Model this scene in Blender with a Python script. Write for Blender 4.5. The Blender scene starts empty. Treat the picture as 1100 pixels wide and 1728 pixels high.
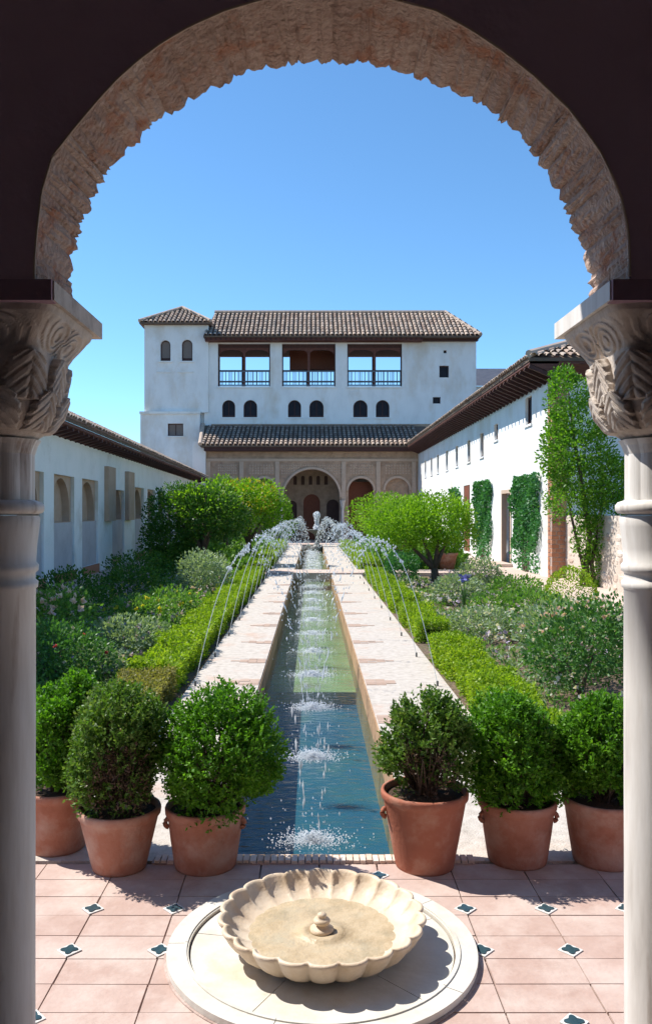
import bpy, math, random
import numpy as np
from mathutils import Vector
random.seed(7); RNG = np.random.default_rng(11)
PI = math.pi
C = bpy.context.scene.collection
S = bpy.context.scene

# ------------------------------------------------------------------ camera, light, exposure
F, H, CX, CY = 1420.0, 1.7, 527.0, 864.0
cam = bpy.data.objects.new('camera', bpy.data.cameras.new('camera')); C.objects.link(cam)
cam.location = (0, 0, H); cam.rotation_euler = (PI/2, 0, 0)
cam.data.sensor_fit = 'VERTICAL'; cam.data.sensor_height = 36; cam.data.lens = 36*F/1728
cam.data.shift_x = (550-CX)/1728; cam.data.clip_start = .05; cam.data.clip_end = 3000
S.camera = cam
SUN = Vector((-.71, .33, 1)).normalized()
el = math.asin(SUN.z); az = math.atan2(SUN.x, SUN.y)
w = bpy.data.worlds.new('World'); S.world = w; w.use_nodes = True
nt = w.node_tree; sky = nt.nodes.new('ShaderNodeTexSky'); sky.sky_type = 'NISHITA'
sky.sun_disc = False; sky.sun_elevation = el; sky.sun_rotation = az
sky.air_density = .95; sky.dust_density = 0.0; sky.ozone_density = 2.6; sky.altitude = 1500
tint = nt.nodes.new('ShaderNodeMixRGB'); tint.blend_type = 'MULTIPLY'; tint.inputs[0].default_value = 1; tint.inputs[2].default_value = (.57, .80, .88, 1)
nt.links.new(sky.outputs[0], tint.inputs[1]); nt.links.new(tint.outputs[0], nt.nodes['Background'].inputs[0]); nt.nodes['Background'].inputs[1].default_value = .145
sl = bpy.data.lights.new('sun', 'SUN'); sl.energy = 4.3; sl.angle = math.radians(.5); sl.color = (1, .95, .87)
so = bpy.data.objects.new('sun', sl); C.objects.link(so); so.rotation_euler = SUN.to_track_quat('Z', 'Y').to_euler()
S.view_settings.view_transform = 'Standard'; S.view_settings.look = 'None'; S.view_settings.gamma = 1
S.view_settings.use_curve_mapping = False; S.view_settings.exposure = .8

def P(px, py, d): return Vector(((px-CX)/F*d, d, H-(py-CY)/F*d))
def XP(px, d): return (px-CX)/F*d
def ZP(py, d): return H-(py-CY)/F*d

# ------------------------------------------------------------------ materials
def mat(name, cols, scale=4, rough=.85, bump=.0, bscale=40, detail=6, metal=0, stain=None, stain_scale=1.2,
        island=0.0, stretch=(1,1,1), objrand=0.0, stain_lo=.5, stain_hi=.75, spec=.3, bd=.02):
    m = bpy.data.materials.new(name); m.use_nodes = True; n = m.node_tree; L = n.links.new
    b = n.nodes['Principled BSDF']; b.inputs['Roughness'].default_value = rough; b.inputs['Metallic'].default_value = metal
    b.inputs['Specular IOR Level'].default_value = spec
    tc = n.nodes.new('ShaderNodeTexCoord'); mp = n.nodes.new('ShaderNodeMapping'); mp.inputs['Scale'].default_value = stretch
    g = n.nodes.new('ShaderNodeNewGeometry')
    L(g.outputs['Position'], mp.inputs[0])
    no = n.nodes.new('ShaderNodeTexNoise'); no.inputs['Scale'].default_value = scale; no.inputs['Detail'].default_value = detail
    no.inputs['Roughness'].default_value = .62
    L(mp.outputs[0], no.inputs[0])
    fac = no.outputs[0]
    ramp = n.nodes.new('ShaderNodeValToRGB'); r = ramp.color_ramp
    k = len(cols)
    while len(r.elements) < k: r.elements.new(.5)
    for i, c in enumerate(cols):
        r.elements[i].position = (.28+.44*i/max(1, k-1)) if not (island or objrand) else i/max(1, k-1)
        r.elements[i].color = (*c, 1)
    if island or objrand:
        amt = island or objrand
        if island: rnd = g.outputs['Random Per Island']
        else:
            oi = n.nodes.new('ShaderNodeObjectInfo'); rnd = oi.outputs['Random']
        mx = n.nodes.new('ShaderNodeMath'); mx.operation = 'MULTIPLY'; mx.inputs[1].default_value = amt; L(rnd, mx.inputs[0])
        m2 = n.nodes.new('ShaderNodeMath'); m2.operation = 'MULTIPLY_ADD'; m2.inputs[1].default_value = (1-amt)*1.6; 
        L(fac, m2.inputs[0]); L(mx.outputs[0], m2.inputs[2])
        m3 = n.nodes.new('ShaderNodeMath'); m3.operation = 'SUBTRACT'; m3.inputs[1].default_value = (1-amt)*.3; L(m2.outputs[0], m3.inputs[0])
        fac = m3.outputs[0]
    L(fac, ramp.inputs[0]); col = ramp.outputs[0]
    if stain:
        sn = n.nodes.new('ShaderNodeTexNoise'); sn.inputs['Scale'].default_value = stain_scale; sn.inputs['Detail'].default_value = 8
        sn.inputs['Roughness'].default_value = .65
        L(mp.outputs[0], sn.inputs[0])
        mr = n.nodes.new('ShaderNodeMapRange'); mr.inputs[1].default_value = stain_lo; mr.inputs[2].default_value = stain_hi; L(sn.outputs[0], mr.inputs[0])
        mc = n.nodes.new('ShaderNodeMixRGB'); mc.inputs[2].default_value = (*stain, 1); L(mr.outputs[0], mc.inputs[0]); L(col, mc.inputs[1]); col = mc.outputs[0]
    L(col, b.inputs['Base Color'])
    if bump:
        bn = n.nodes.new('ShaderNodeTexNoise'); bn.inputs['Scale'].default_value = bscale; bn.inputs['Detail'].default_value = 5
        L(mp.outputs[0], bn.inputs[0]); bp = n.nodes.new('ShaderNodeBump'); bp.inputs['Strength'].default_value = bump
        bp.inputs['Distance'].default_value = bd
        L(bn.outputs[0], bp.inputs['Height']); L(bp.outputs[0], b.inputs['Normal'])
    return m

def leafmat(name, cols, scale=3.0, trans=.45, isl=.6):
    m = mat(name, cols, scale=scale, rough=.5, island=isl, detail=3, spec=.35)
    n = m.node_tree; L = n.links.new; b = n.nodes['Principled BSDF']; out = n.nodes['Material Output']
    t = n.nodes.new('ShaderNodeBsdfTranslucent'); mx = n.nodes.new('ShaderNodeMixShader'); mx.inputs[0].default_value = trans
    src = b.inputs['Base Color'].links[0].from_socket
    hs = n.nodes.new('ShaderNodeMixRGB'); hs.blend_type = 'MULTIPLY'; hs.inputs[0].default_value = 1; hs.inputs[2].default_value = (1.25, 1.3, .5, 1)
    L(src, hs.inputs[1]); L(hs.outputs[0], t.inputs[0])
    L(b.outputs[0], mx.inputs[1]); L(t.outputs[0], mx.inputs[2]); L(mx.outputs[0], out.inputs[0])
    return m

M = dict(
 white=mat('white_limewash', [(.70,.71,.71),(.79,.80,.80),(.83,.84,.84)], 1.5, .9, .25, 25, stain=(.62,.55,.46), stain_scale=.6, stain_lo=.50, stain_hi=.76, stretch=(1,1,.5)),
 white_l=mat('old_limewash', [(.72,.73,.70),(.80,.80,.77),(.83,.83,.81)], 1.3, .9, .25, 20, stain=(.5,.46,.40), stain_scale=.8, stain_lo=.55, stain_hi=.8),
 stucco=mat('carved_stucco', [(.33,.235,.17),(.42,.30,.215),(.48,.355,.265)], 3.2, .9, .8, 7, stain=(.27,.19,.14), stain_scale=2, bd=.06),
 trim=mat('pale_stucco_trim', [(.46,.35,.27),(.55,.43,.34)], 3, .9, .3, 12),
 parapet=mat('mauve_limewash', [(.40,.375,.39),(.48,.455,.46),(.54,.51,.51)], 1.5, .9, .2, 20, stain=(.45,.40,.38), stain_scale=1.2),
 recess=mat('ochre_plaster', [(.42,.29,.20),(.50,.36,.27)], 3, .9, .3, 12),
 dark_in=mat('painted_interior_dimness', [(.085,.05,.045),(.115,.07,.06)], 2, .9),  # near-black brown: dimness of the rooms put into the colour
 wood=mat('dark_eave_wood', [(.07,.025,.02),(.13,.05,.038),(.16,.07,.05)], 6, .7, .3, 30, stretch=(1,1,6)),
 wood_d=mat('weathered_dark_wood', [(.045,.02,.018),(.085,.035,.03)], 6, .7),
 redwood=mat('red_brown_door_wood', [(.16,.05,.03),(.24,.085,.05)], 5, .7, stretch=(8,8,1)),
 glass=mat('dark_window_glass', [(.012,.014,.022),(.022,.022,.032)], 3, .5, spec=.15),
 shutter=mat('grey_brown_shutter', [(.16,.13,.12),(.22,.18,.16)], 6, .7, stretch=(8,8,1)),
 iron=mat('grey_iron', [(.10,.12,.15),(.14,.16,.19)], 6, .5),
 tile=mat('roof_tile', [(.17,.115,.095),(.38,.28,.22),(.50,.39,.31),(.29,.24,.21),(.58,.48,.39)], 2.2, .9, island=.75),
 tile_o=mat('roof_tile_single', [(.17,.115,.095),(.38,.28,.22),(.50,.39,.31),(.29,.24,.21),(.58,.48,.39)], 2.2, .9, objrand=.75),
 mortar=mat('roof_mortar', [(.10,.075,.06),(.18,.13,.10)], 5, .95),
 terra=mat('terracotta', [(.28,.105,.06),(.37,.155,.10),(.40,.20,.14)], 7, .85, .2, 60, stain=(.48,.33,.26), stain_scale=5.5, stain_lo=.46, stain_hi=.76),
 terra_d=mat('terracotta_dark', [(.30,.095,.055),(.38,.14,.085)], 5, .75, .15, 60, stain=(.44,.27,.20), stain_scale=5, stain_lo=.5, stain_hi=.75),
 soil=mat('soil', [(.05,.03,.02),(.09,.06,.04)], 9, 1, .8, 60),
 ground=mat('bed_earth', [(.11,.075,.05),(.17,.12,.085),(.09,.10,.04)], 1.6, 1, .9, 18, bd=.05),
 path=mat('pebble_paving', [(.38,.335,.29),(.50,.45,.40),(.57,.52,.47)], 14, .9, .7, 90, stain=(.50,.35,.27), stain_scale=1.6, stain_lo=.54, stain_hi=.72, bd=.01),
 brickred=mat('wet_red_brick', [(.40,.27,.20),(.48,.36,.29)], 9, .7, .3, 60, objrand=.3),
 pink=mat('pink_paving', [(.48,.36,.30),(.60,.48,.42)], 4, .9, .4, 30),
 flag=mat('terrace_tile', [(.33,.225,.185),(.42,.295,.25),(.47,.35,.305),(.38,.27,.225)], 9, .75, .15, 40, objrand=.4, stain=(.55,.45,.40), stain_scale=3.5, stain_lo=.45, stain_hi=.7, detail=9),
 grout=mat('grout', [(.30,.215,.185),(.50,.40,.36)], 12, 1, .3, 80),
 wtile=mat('white_glazed_tile', [(.62,.61,.58),(.74,.73,.70)], 30, .3),
 btile=mat('blue_glazed_tile', [(.02,.045,.06),(.045,.085,.10)], 30, .25),
 marble=mat('pale_marble', [(.50,.46,.39),(.60,.57,.51),(.64,.61,.56)], 5, .5, .12, 30, stain=(.52,.40,.25), stain_scale=2.2, stain_lo=.55, stain_hi=.78),
 basin=mat('honey_marble', [(.52,.39,.27),(.62,.50,.37),(.66,.57,.46)], 6, .5, .2, 40, stain=(.42,.30,.17), stain_scale=5, stain_lo=.5, stain_hi=.75),
 basin_in=mat('basin_bed', [(.36,.27,.16),(.48,.38,.25),(.42,.37,.27)], 9, .4, .3, 50, stain=(.25,.22,.15), stain_scale=6),
 column=mat('column_marble', [(.42,.38,.35),(.60,.56,.52),(.70,.67,.64),(.58,.54,.51)], 11, .6, .12, 18, stain=(.34,.27,.23), stain_scale=9, stain_lo=.58, stain_hi=.70, stretch=(1,1,.13), detail=9),
 capital=mat('carved_capital_stone', [(.40,.33,.28),(.52,.45,.39),(.60,.54,.49)], 16, .8, .7, 70, stain=(.30,.24,.20), stain_scale=9, bd=.004),
 roomwall=mat('room_plaster', [(.60,.54,.54),(.68,.62,.60)], 1.6, .95),
 wallin=mat('dark_interior_wall', [(.46,.32,.40),(.54,.39,.46)], 1.6, .95, .3, 12),
 beam=mat('dark_impost_face', [(.28,.18,.23),(.34,.22,.27)], 4, .9, .2, 30),
 voussoir=mat('crumbling_arch_brick', [(.14,.08,.06),(.38,.26,.21),(.50,.37,.31),(.60,.48,.41)], 30, .95, 1.0, 62, objrand=.35, stain=(.40,.19,.12), stain_scale=9, stain_lo=.52, stain_hi=.66, bd=.02, detail=10),
 rubble=mat('rubble_stone', [(.40,.29,.23),(.60,.50,.42),(.70,.62,.55)], 3, .95, .8, 25, objrand=.7),
 brick=mat('corner_brick', [(.30,.12,.07),(.42,.20,.12),(.48,.28,.19)], 9, .9, .4, 60, objrand=.6),
 bark=mat('bark', [(.07,.05,.035),(.13,.10,.075)], 12, .95, .8, 40, stretch=(1,1,.3)),
 bed=mat('channel_bed', [(.20,.23,.07),(.34,.35,.14),(.42,.36,.19)], 2.5, .9, stain=(.30,.20,.11), stain_scale=1.8),
 deep=mat('channel_deep', [(.012,.075,.15),(.02,.10,.17),(.03,.12,.16)], 1.3, .9, stain=(.05,.13,.13), stain_scale=2),
 chwall=mat('channel_wall', [(.30,.17,.09),(.42,.28,.17)], 4, .8, .4, 30, stain=(.10,.08,.05), stain_scale=3),
 stone=mat('dark_fountain_stone', [(.10,.10,.10),(.18,.18,.17)], 8, .6),
)
for k, cols, sc, tr in [
 ('box', [(.030,.10,.010),(.085,.235,.018),(.20,.42,.03)], 5, .42),
 ('box_dry', [(.04,.10,.018),(.10,.21,.03),(.22,.28,.09)], 6, .35),
 ('hedge', [(.10,.20,.012),(.24,.38,.02),(.42,.50,.05)], 2.5, .45),
 ('hedge_dry', [(0.175,0.188,0.037),(0.275,0.263,0.075),(0.325,0.275,0.125)], 6, .4),
 ('tree_dark', [(0.019,0.069,0.013),(0.050,0.150,0.019),(0.150,0.250,0.025)], 1.2, .35),
 ('tree_lime', [(0.072,0.174,0.014),(0.174,0.348,0.017),(0.319,0.493,0.029)], 1.2, .45),
 ('climber', [(.025,.09,.008),(.11,.27,.02),(.27,.46,.04)], 1.4, .45),
 ('ivy', [(0.025,0.112,0.037),(0.050,0.188,0.062),(0.088,0.250,0.100)], 2, .35),
 ('green', [(.045,.13,.02),(.12,.27,.045),(.24,.36,.09)], 1.1, .4),
 ('grey', [(0.150,0.225,0.125),(0.250,0.338,0.213),(0.338,0.413,0.300)], 1.6, .35),
 ('rose', [(0.031,0.106,0.025),(0.062,0.175,0.037),(0.112,0.237,0.062)], 3, .35),
 ('orange_tip', [(0.125,0.200,0.013),(0.312,0.300,0.025),(0.525,0.250,0.037)], 3, .45),
 ('twig', [(.07,.045,.03),(.14,.09,.06)], 6, .1),
 ('petal_pink', [(.62,.36,.42),(.78,.58,.60),(.8,.72,.70)], 6, .3),
 ('petal_white', [(.72,.62,.62),(.8,.78,.76)], 6, .3),
 ('petal_yellow', [(.62,.55,.04),(.75,.68,.10)], 6, .3),
 ('petal_blue', [(.10,.12,.42),(.22,.22,.55)], 6, .3),
 ('petal_mauve', [(.38,.30,.45),(.55,.46,.60)], 6, .3),
 ('petal_red', [(.35,.03,.05),(.5,.08,.08)], 6, .3)]:
    M[k] = leafmat(k+'_leaf', cols, sc, tr)

# water
def water_mat():
    m = bpy.data.materials.new('pool_water'); m.use_nodes = True; n = m.node_tree; L = n.links.new; n.nodes.remove(n.nodes['Principled BSDF'])
    g = n.nodes.new('ShaderNodeNewGeometry'); a = n.nodes.new('ShaderNodeTexNoise'); a.inputs['Scale'].default_value = 9; a.inputs['Detail'].default_value = 4
    mp = n.nodes.new('ShaderNodeMapping'); mp.inputs['Scale'].default_value = (1, 1.6, 1); L(g.outputs['Position'], mp.inputs[0]); L(mp.outputs[0], a.inputs[0])
    bp = n.nodes.new('ShaderNodeBump'); bp.inputs['Strength'].default_value = .5; bp.inputs['Distance'].default_value = .03; L(a.outputs[0], bp.inputs['Height'])
    fr = n.nodes.new('ShaderNodeFresnel'); fr.inputs[0].default_value = 1.33; L(bp.outputs[0], fr.inputs['Normal'])
    tr = n.nodes.new('ShaderNodeBsdfTransparent'); tr.inputs[0].default_value = (.66, .84, .82, 1)
    gl = n.nodes.new('ShaderNodeBsdfGlossy'); gl.inputs['Roughness'].default_value = .04; L(bp.outputs[0], gl.inputs['Normal'])
    mx = n.nodes.new('ShaderNodeMixShader'); L(fr.outputs[0], mx.inputs[0]); L(tr.outputs[0], mx.inputs[1]); L(gl.outputs[0], mx.inputs[2])
    L(mx.outputs[0], n.nodes['Material Output'].inputs[0]); return m
M['water'] = water_mat()
def spray_mat():
    m = bpy.data.materials.new('spray'); m.use_nodes = True; n = m.node_tree; b = n.nodes['Principled BSDF']
    b.inputs['Base Color'].default_value = (.82, .86, .9, 1); b.inputs['Roughness'].default_value = .12; b.inputs['Alpha'].default_value = .62
    b.inputs['Specular IOR Level'].default_value = .8; return m
M['spray'] = spray_mat()
def foam_mat():
    m = spray_mat(); m.name = 'foam'; b = m.node_tree.nodes['Principled BSDF']; b.inputs['Alpha'].default_value = .8; b.inputs['Roughness'].default_value = .4; return m
M['foam'] = foam_mat()

# ------------------------------------------------------------------ helpers
def tag(o, label=None, cat=None, group=None, kind=None):
    if label: o['label'] = label
    if cat: o['category'] = cat
    if group: o['group'] = group
    if kind: o['kind'] = kind
    return o
def empty(name, loc, label, cat, group=None, rz=0):
    o = bpy.data.objects.new(name, None); C.objects.link(o); o.location = loc; o.rotation_euler.z = rz; o.empty_display_size = .1
    return tag(o, label, cat, group)
def link(name, me, m, parent=None, world=True, smooth=False):
    if m and not me.materials: me.materials.append(m)
    o = bpy.data.objects.new(name, me); C.objects.link(o)
    if smooth: me.shade_smooth()
    if parent is not None:
        o.parent = parent
        if world:                                    # geometry given in world coordinates
            q = parent; acc = Vector()
            while q is not None: acc += q.location; q = q.parent
            o.location = -acc
    return o
class MB:
    def __init__(s): s.v = []; s.f = []
    def add(s, vs, fs):
        k = len(s.v); s.v += [tuple(v) for v in vs]; s.f += [tuple(i+k for i in f) for f in fs]; return s
    def box(s, x0, x1, y0, y1, z0, z1):
        return s.add([(x0,y0,z0),(x1,y0,z0),(x1,y1,z0),(x0,y1,z0),(x0,y0,z1),(x1,y0,z1),(x1,y1,z1),(x0,y1,z1)],
                     [(0,3,2,1),(4,5,6,7),(0,1,5,4),(1,2,6,5),(2,3,7,6),(3,0,4,7)])
    def prism(s, poly, ext):                         # polygon of 3-D points swept by a vector
        n = len(poly); e = Vector(ext)
        return s.add([Vector(p) for p in poly]+[Vector(p)+e for p in poly],
              [tuple(range(n))[::-1], tuple(range(n, 2*n))]+[(i, (i+1) % n, n+(i+1) % n, n+i) for i in range(n)])
    def tube(s, pts, rad, n=6):
        pts = [Vector([float(c) for c in p]) for p in pts]; rings = []
        for i, p in enumerate(pts):
            t = (pts[min(i+1, len(pts)-1)]-pts[max(i-1, 0)]).normalized()
            a = t.cross(Vector((.31, .2, .93) if abs(t.z) < .9 else (1, 0, 0))).normalized(); b = t.cross(a)
            r = float(rad[i]) if hasattr(rad, '__len__') else rad
            rings.append([p+r*(math.cos(2*PI*k/n)*a+math.sin(2*PI*k/n)*b) for k in range(n)])
        vs = [v for r in rings for v in r]; fs = []
        for i in range(len(pts)-1):
            for k in range(n): fs.append((i*n+k, i*n+(k+1) % n, (i+1)*n+(k+1) % n, (i+1)*n+k))
        fs += [tuple(range(n))[::-1], tuple(range((len(pts)-1)*n, len(pts)*n))]
        return s.add(vs, fs)
    def lathe(s, prof, c=(0,0,0), n=32, fn=None, cap=False):
        vs = []; m = len(prof)
        for i, (r, z) in enumerate(prof):
            for k in range(n):
                a = 2*PI*k/n; rr = fn(r, z, a, i) if fn else r
                vs.append((c[0]+rr*math.cos(a), c[1]+rr*math.sin(a), c[2]+z))
        fs = [(i*n+k, i*n+(k+1) % n, (i+1)*n+(k+1) % n, (i+1)*n+k) for i in range(m-1) for k in range(n)]
        if cap: fs += [tuple(range(n))[::-1], tuple(range((m-1)*n, m*n))]
        return s.add(vs, fs)
    def build(s, name, m, parent=None, world=True, smooth=False):
        me = bpy.data.meshes.new(name); me.from_pydata(s.v, [], s.f); me.update()
        return link(name, me, m, parent, world, smooth)
def np_mesh(name, V, nper):                          # V (n*nper,3) polygons of nper corners
    V = np.asarray(V, np.float32).reshape(-1, 3); nf = len(V)//nper
    me = bpy.data.meshes.new(name); me.vertices.add(len(V)); me.vertices.foreach_set('co', V.ravel())
    me.loops.add(len(V)); me.loops.foreach_set('vertex_index', np.arange(len(V), dtype=np.int32))
    me.polygons.add(nf); me.polygons.foreach_set('loop_start', np.arange(0, len(V), nper, dtype=np.int32))
    me.polygons.foreach_set('loop_total', np.full(nf, nper, np.int32)); me.update(calc_edges=True); return me
def unit(a): return a/np.maximum(np.linalg.norm(a, axis=1, keepdims=True), 1e-9)
def leaves(P_, D, size, asp=.5, fold=0):             # one pointed quad leaf per point, D = growth direction
    n = len(P_); D = unit(D); R = unit(np.cross(D, unit(RNG.normal(size=(n, 3))))); s = (size*RNG.uniform(.7, 1.3, n))[:, None]
    a = P_; b = P_+D*s*.45+R*s*asp*.5; c = P_+D*s; d = P_+D*s*.45-R*s*asp*.5
    return np.stack([a, b, c, d], 1).reshape(-1, 3)
def sprigs(base, D, length, nl, lsize, asp=.5, spread=.9):
    n = len(base); D = unit(D); out = []
    for i in range(nl):
        t = (i+.5)/nl; p = base+D*length*t
        out.append(leaves(p, D*(.35+.6*t)+spread*unit(RNG.normal(size=(n, 3))), lsize, asp))
    return np.concatenate(out)
def bumpy(dirs, seed, amp=.12, k=14):                # radius multiplier by direction: lobes of a crown
    r = np.random.default_rng(seed); c = unit(r.normal(size=(k, 3))); d = dirs@c.T
    return 1-amp+amp*1.8*np.max(np.clip((d-.6)/.4, 0, 1), axis=1)
def sample_dirs(n, zmin=-.8):
    d = unit(RNG.normal(size=(int(n*1.8)+24, 3))); d = d[d[:, 2] > zmin][:n]; return d
def arch(x0, x1, zb, zs, n=14, horse=0):
    c = (x0+x1)/2; r = (x1-x0)/2; pts = [(x0, zb), (x1, zb)]
    a0 = -horse
    R = r*(1+.0*horse)
    for i in range(n+1):
        a = a0+(PI-2*a0)*i/n; pts.append((c+R*math.cos(a), zs+R*math.sin(a)))
    return pts
def rect(x0, x1, z0, z1): return [(x0,z0),(x1,z0),(x1,z1),(x0,z1)]
def panel(outer, holes, T, O, U, V, N):
    cu = bpy.data.curves.new('outline', 'CURVE'); cu.dimensions = '2D'; cu.fill_mode = 'BOTH'; cu.extrude = T/2
    for poly in [outer]+list(holes):
        sp = cu.splines.new('POLY'); sp.points.add(len(poly)-1)
        for i, p in enumerate(poly): sp.points[i].co = (p[0], p[1], 0, 1)
        sp.use_cyclic_u = True
    o = bpy.data.objects.new('outline', cu); C.objects.link(o)
    me = bpy.data.meshes.new_from_object(o); bpy.data.objects.remove(o); bpy.data.curves.remove(cu)
    O, U, V, N = map(Vector, (O, U, V, N))
    for v in me.vertices: v.co = O+U*v.co.x+V*v.co.y+N*(v.co.z+T/2)
    me.update(); me.materials.clear(); return me
XZ = dict(U=(1,0,0), V=(0,0,1), N=(0,1,0))
def facade(outer, holes, T, d): return panel(outer, holes, T, (0, d, 0), **XZ)

def tile_verts(E0, L, Sv, lu, lv, pitch=.26, course=.42, mask=None, seg=4, jit=.012, rows=None):
    """half-round clay tiles; returns list of 12-vertex strips as quads"""
    E0, L, Sv = Vector(E0), Vector(L).normalized(), Vector(Sv).normalized(); Nn = L.cross(Sv).normalized()
    if Nn.z < 0: Nn = -Nn
    out = []
    for i in range(int(lu/pitch)+1):
        for j in (rows if rows is not None else range(int(lv/course)+1)):
            u = (i+.5)*pitch; v = j*course
            if u > lu or v > lv or (mask and not mask(u, v)): continue
            u += random.uniform(-jit, jit); v2 = min(v+course*1.15, lv+.05); v += random.uniform(-jit, jit)*1.5
            r0, r1 = pitch*.40, pitch*.32; lift = .035+random.uniform(0, jit)
            ring = []
            for (vv, r, h) in ((v, r0, lift), (v2, r1, .0)):
                for k in range(seg+1):
                    a = PI*k/seg; p = E0+L*(u+r*math.cos(a))+Sv*vv+Nn*(h+r*.8*math.sin(a)); ring.append(p)
            for k in range(seg): out += [ring[k], ring[k+1], ring[seg+2+k], ring[seg+1+k]]
            # front lip thickness
    return out
def tiles_joined(name, parent, *a, **k):
    vs = tile_verts(*a, **k); V = []; F_ = []
    me = bpy.data.meshes.new(name)
    mb = MB()
    seg = k.get('seg', 4); per = seg*4
    for t in range(0, len(vs), per):
        q = vs[t:t+per]; ring0 = [q[i*4] for i in range(seg)]+[q[(seg-1)*4+1]]; ring1 = [q[i*4+3] for i in range(seg)]+[q[(seg-1)*4+2]]
        mb.add(ring0+ring1, [(i, i+1, seg+2+i, seg+1+i) for i in range(seg)])
    o = mb.build(name, M['tile'], parent); o['kind'] = 'stuff'; return o

# ------------------------------------------------------------------ ground, paths, water channel
CHN, CHF, CW, WL = 4.19, 44.0, .525, -.22         # channel near end, far end, half width, water level
def struct(name, mb, m, smooth=False):
    o = mb.build(name, m, None, smooth=smooth); o['kind'] = 'structure'; return o
g = MB(); Zg = -.05
for x0, x1, y0, y1 in [(-900,-1.0,4.2,1500),(1.2,900,4.2,1500),(-900,900,-600,3.0),(-1.0,1.2,CHF+.5,1500),(-900,-7,3.0,4.2),(7,900,3.0,4.2)]:
    g.add([(x0,y0,Zg),(x1,y0,Zg),(x1,y1,Zg),(x0,y1,Zg)], [(0,1,2,3)])
struct('ground', g, M['ground'])
LP, RP = -1.2, 1.33
struct('path_left', MB().box(LP, -CW, 5.2, 43.6, -.6, 0), M['path'])
struct('path_right', MB().box(CW, RP, 5.2, 43.6, -.6, 0), M['path'])
struct('pavement_left', MB().box(-7.5, -CW, 4.1, 5.2, -.6, .0), M['path'])
struct('pavement_right', MB().box(CW, 7.5, 4.1, 5.2, -.6, .0), M['path'])
struct('far_pavement', MB().box(-6.5, 6.2, 43.6, 52, -.6, .02), M['pink'])
struct('wall_path', MB().box(4.75, 6.6, 5.2, 43.6, -.3, .03), M['pink'])
struct('channel_side_left', MB().box(-CW-.02, -CW+.012, CHN, CHF, -1.2, -.012), M['chwall'])
struct('channel_side_right', MB().box(CW-.012, CW+.02, CHN, CHF, -1.2, -.012), M['chwall'])
struct('channel_end', MB().box(-CW, CW, CHN-.05, CHN-.002, -1.2, -.004), M['chwall'])
struct('channel_bed', MB().box(-CW, CW, 9.9, CHF, -.9, -.42), M['bed'])
struct('channel_deep_bed', MB().box(-CW, CW, CHN, 9.9, -1.3, -.56), M['deep'])
wv = MB(); nx, ny = 2, 40
for j in range(ny+1):
    for i in range(nx+1): wv.v.append((-CW+2*CW*i/nx, CHN+(CHF-CHN)*j/ny, WL))
wv.f = [(j*(nx+1)+i, j*(nx+1)+i+1, (j+1)*(nx+1)+i+1, (j+1)*(nx+1)+i) for j in range(ny) for i in range(nx)]
struct('water', wv, M['water'])
br = struct('cross_path', MB().box(-1.25, 4.75, 22.9, 24.2, -.12, .045), M['pink'])
# flush brick aprons set into the path at each jet
brk = MB().box(-.5, .5, -.5, .5, -.5, .5); bme = bpy.data.meshes.new('paving_brick'); bme.from_pydata(brk.v, [], brk.f); bme.materials.append(M['brickred'])
def piece(me, name, parent, loc, scale=(1,1,1), rz=0, rx=0):
    o = bpy.data.objects.new(name, me); C.objects.link(o); o.location = loc; o.scale = scale; o.rotation_euler = (rx, 0, rz); o.parent = parent; return o
JD = [4.9+1.66*i for i in range(24)]
JD = [d for d in JD if d < 43 and not 22.6 < d < 24.5]
pl_, pr_ = bpy.data.objects['path_left'], bpy.data.objects['path_right']
for d in [6.9, 8.4, 9.6, 11.0, 12.6, 14.1, 15.9, 17.6, 19.6]:
    for s, par in ((-1, pl_), (1, pr_)):
        for k, wd in enumerate((.12, .24, .34, .22, .10)):
            for q in range(int(wd/.1)+1):
                xx = CW+.004+.05+q*.1
                if random.random() < .9: piece(bme, 'brick', par, (s*xx, d-.11+k*.055, -.0115+random.uniform(0, .002)), (.095, .05, .03))
# coping of small bricks on the near end of the channel
cp = struct('channel_coping', MB().box(-CW-.25, CW+.25, CHN-.125, CHN-.052, -.2, .004), M['grout'])
cbm = bme.copy(); cbm.materials.clear(); cbm.materials.append(mat('coping_brick', [(.50,.36,.28),(.66,.54,.45),(.72,.64,.56)], 12, .9, .3, 60, objrand=.7))
x = -CW-.24
while x < CW+.24:
    wd = random.uniform(.03, .036); piece(cbm, 'brick', cp, (x+wd/2, CHN-.089+random.uniform(-.003,.003), .004), (wd-.006, .072, .022+random.uniform(0,.006)), random.uniform(-.03,.03)); x += wd

# terrace floor
tf = MB()
tf.box(-7.5, 7.5, -3.5, 4.08, -.1, -.012)
terr = struct('terrace_floor', tf, M['grout'])
tme = bme.copy(); tme.name = 'floor_tile'; tme.materials.clear(); tme.materials.append(M['flag'])
rowd = [4.065-.1725*k for k in range(0, 10)]
q = .345
for x0s, n0, sgn in ((-.245, 6, -1), (.31, 6, 1)):
    for k, dd in enumerate(rowd):
        for i in range(n0):
            w2 = q if (k % 4 in (0, 1)) or True else q
            off = 0 if (k//2) % 2 == 0 else 0
            cx_ = x0s+sgn*(i+.5)*q+off
            piece(tme, 'floor_tile', terr, (cx_+random.uniform(-.002,.002), dd-.086, -.008+random.uniform(-.0012,.0012)),
                  (q-.006, .1725-.005, .016), random.uniform(-.004,.004))
for k, dd in enumerate(rowd):
    piece(tme, 'floor_tile', terr, (-.245+.139, dd-.086, -.008), (.27, .1645, .016)); piece(tme, 'floor_tile', terr, (.032+.139, dd-.086, -.008), (.268, .1645, .016))
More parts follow.
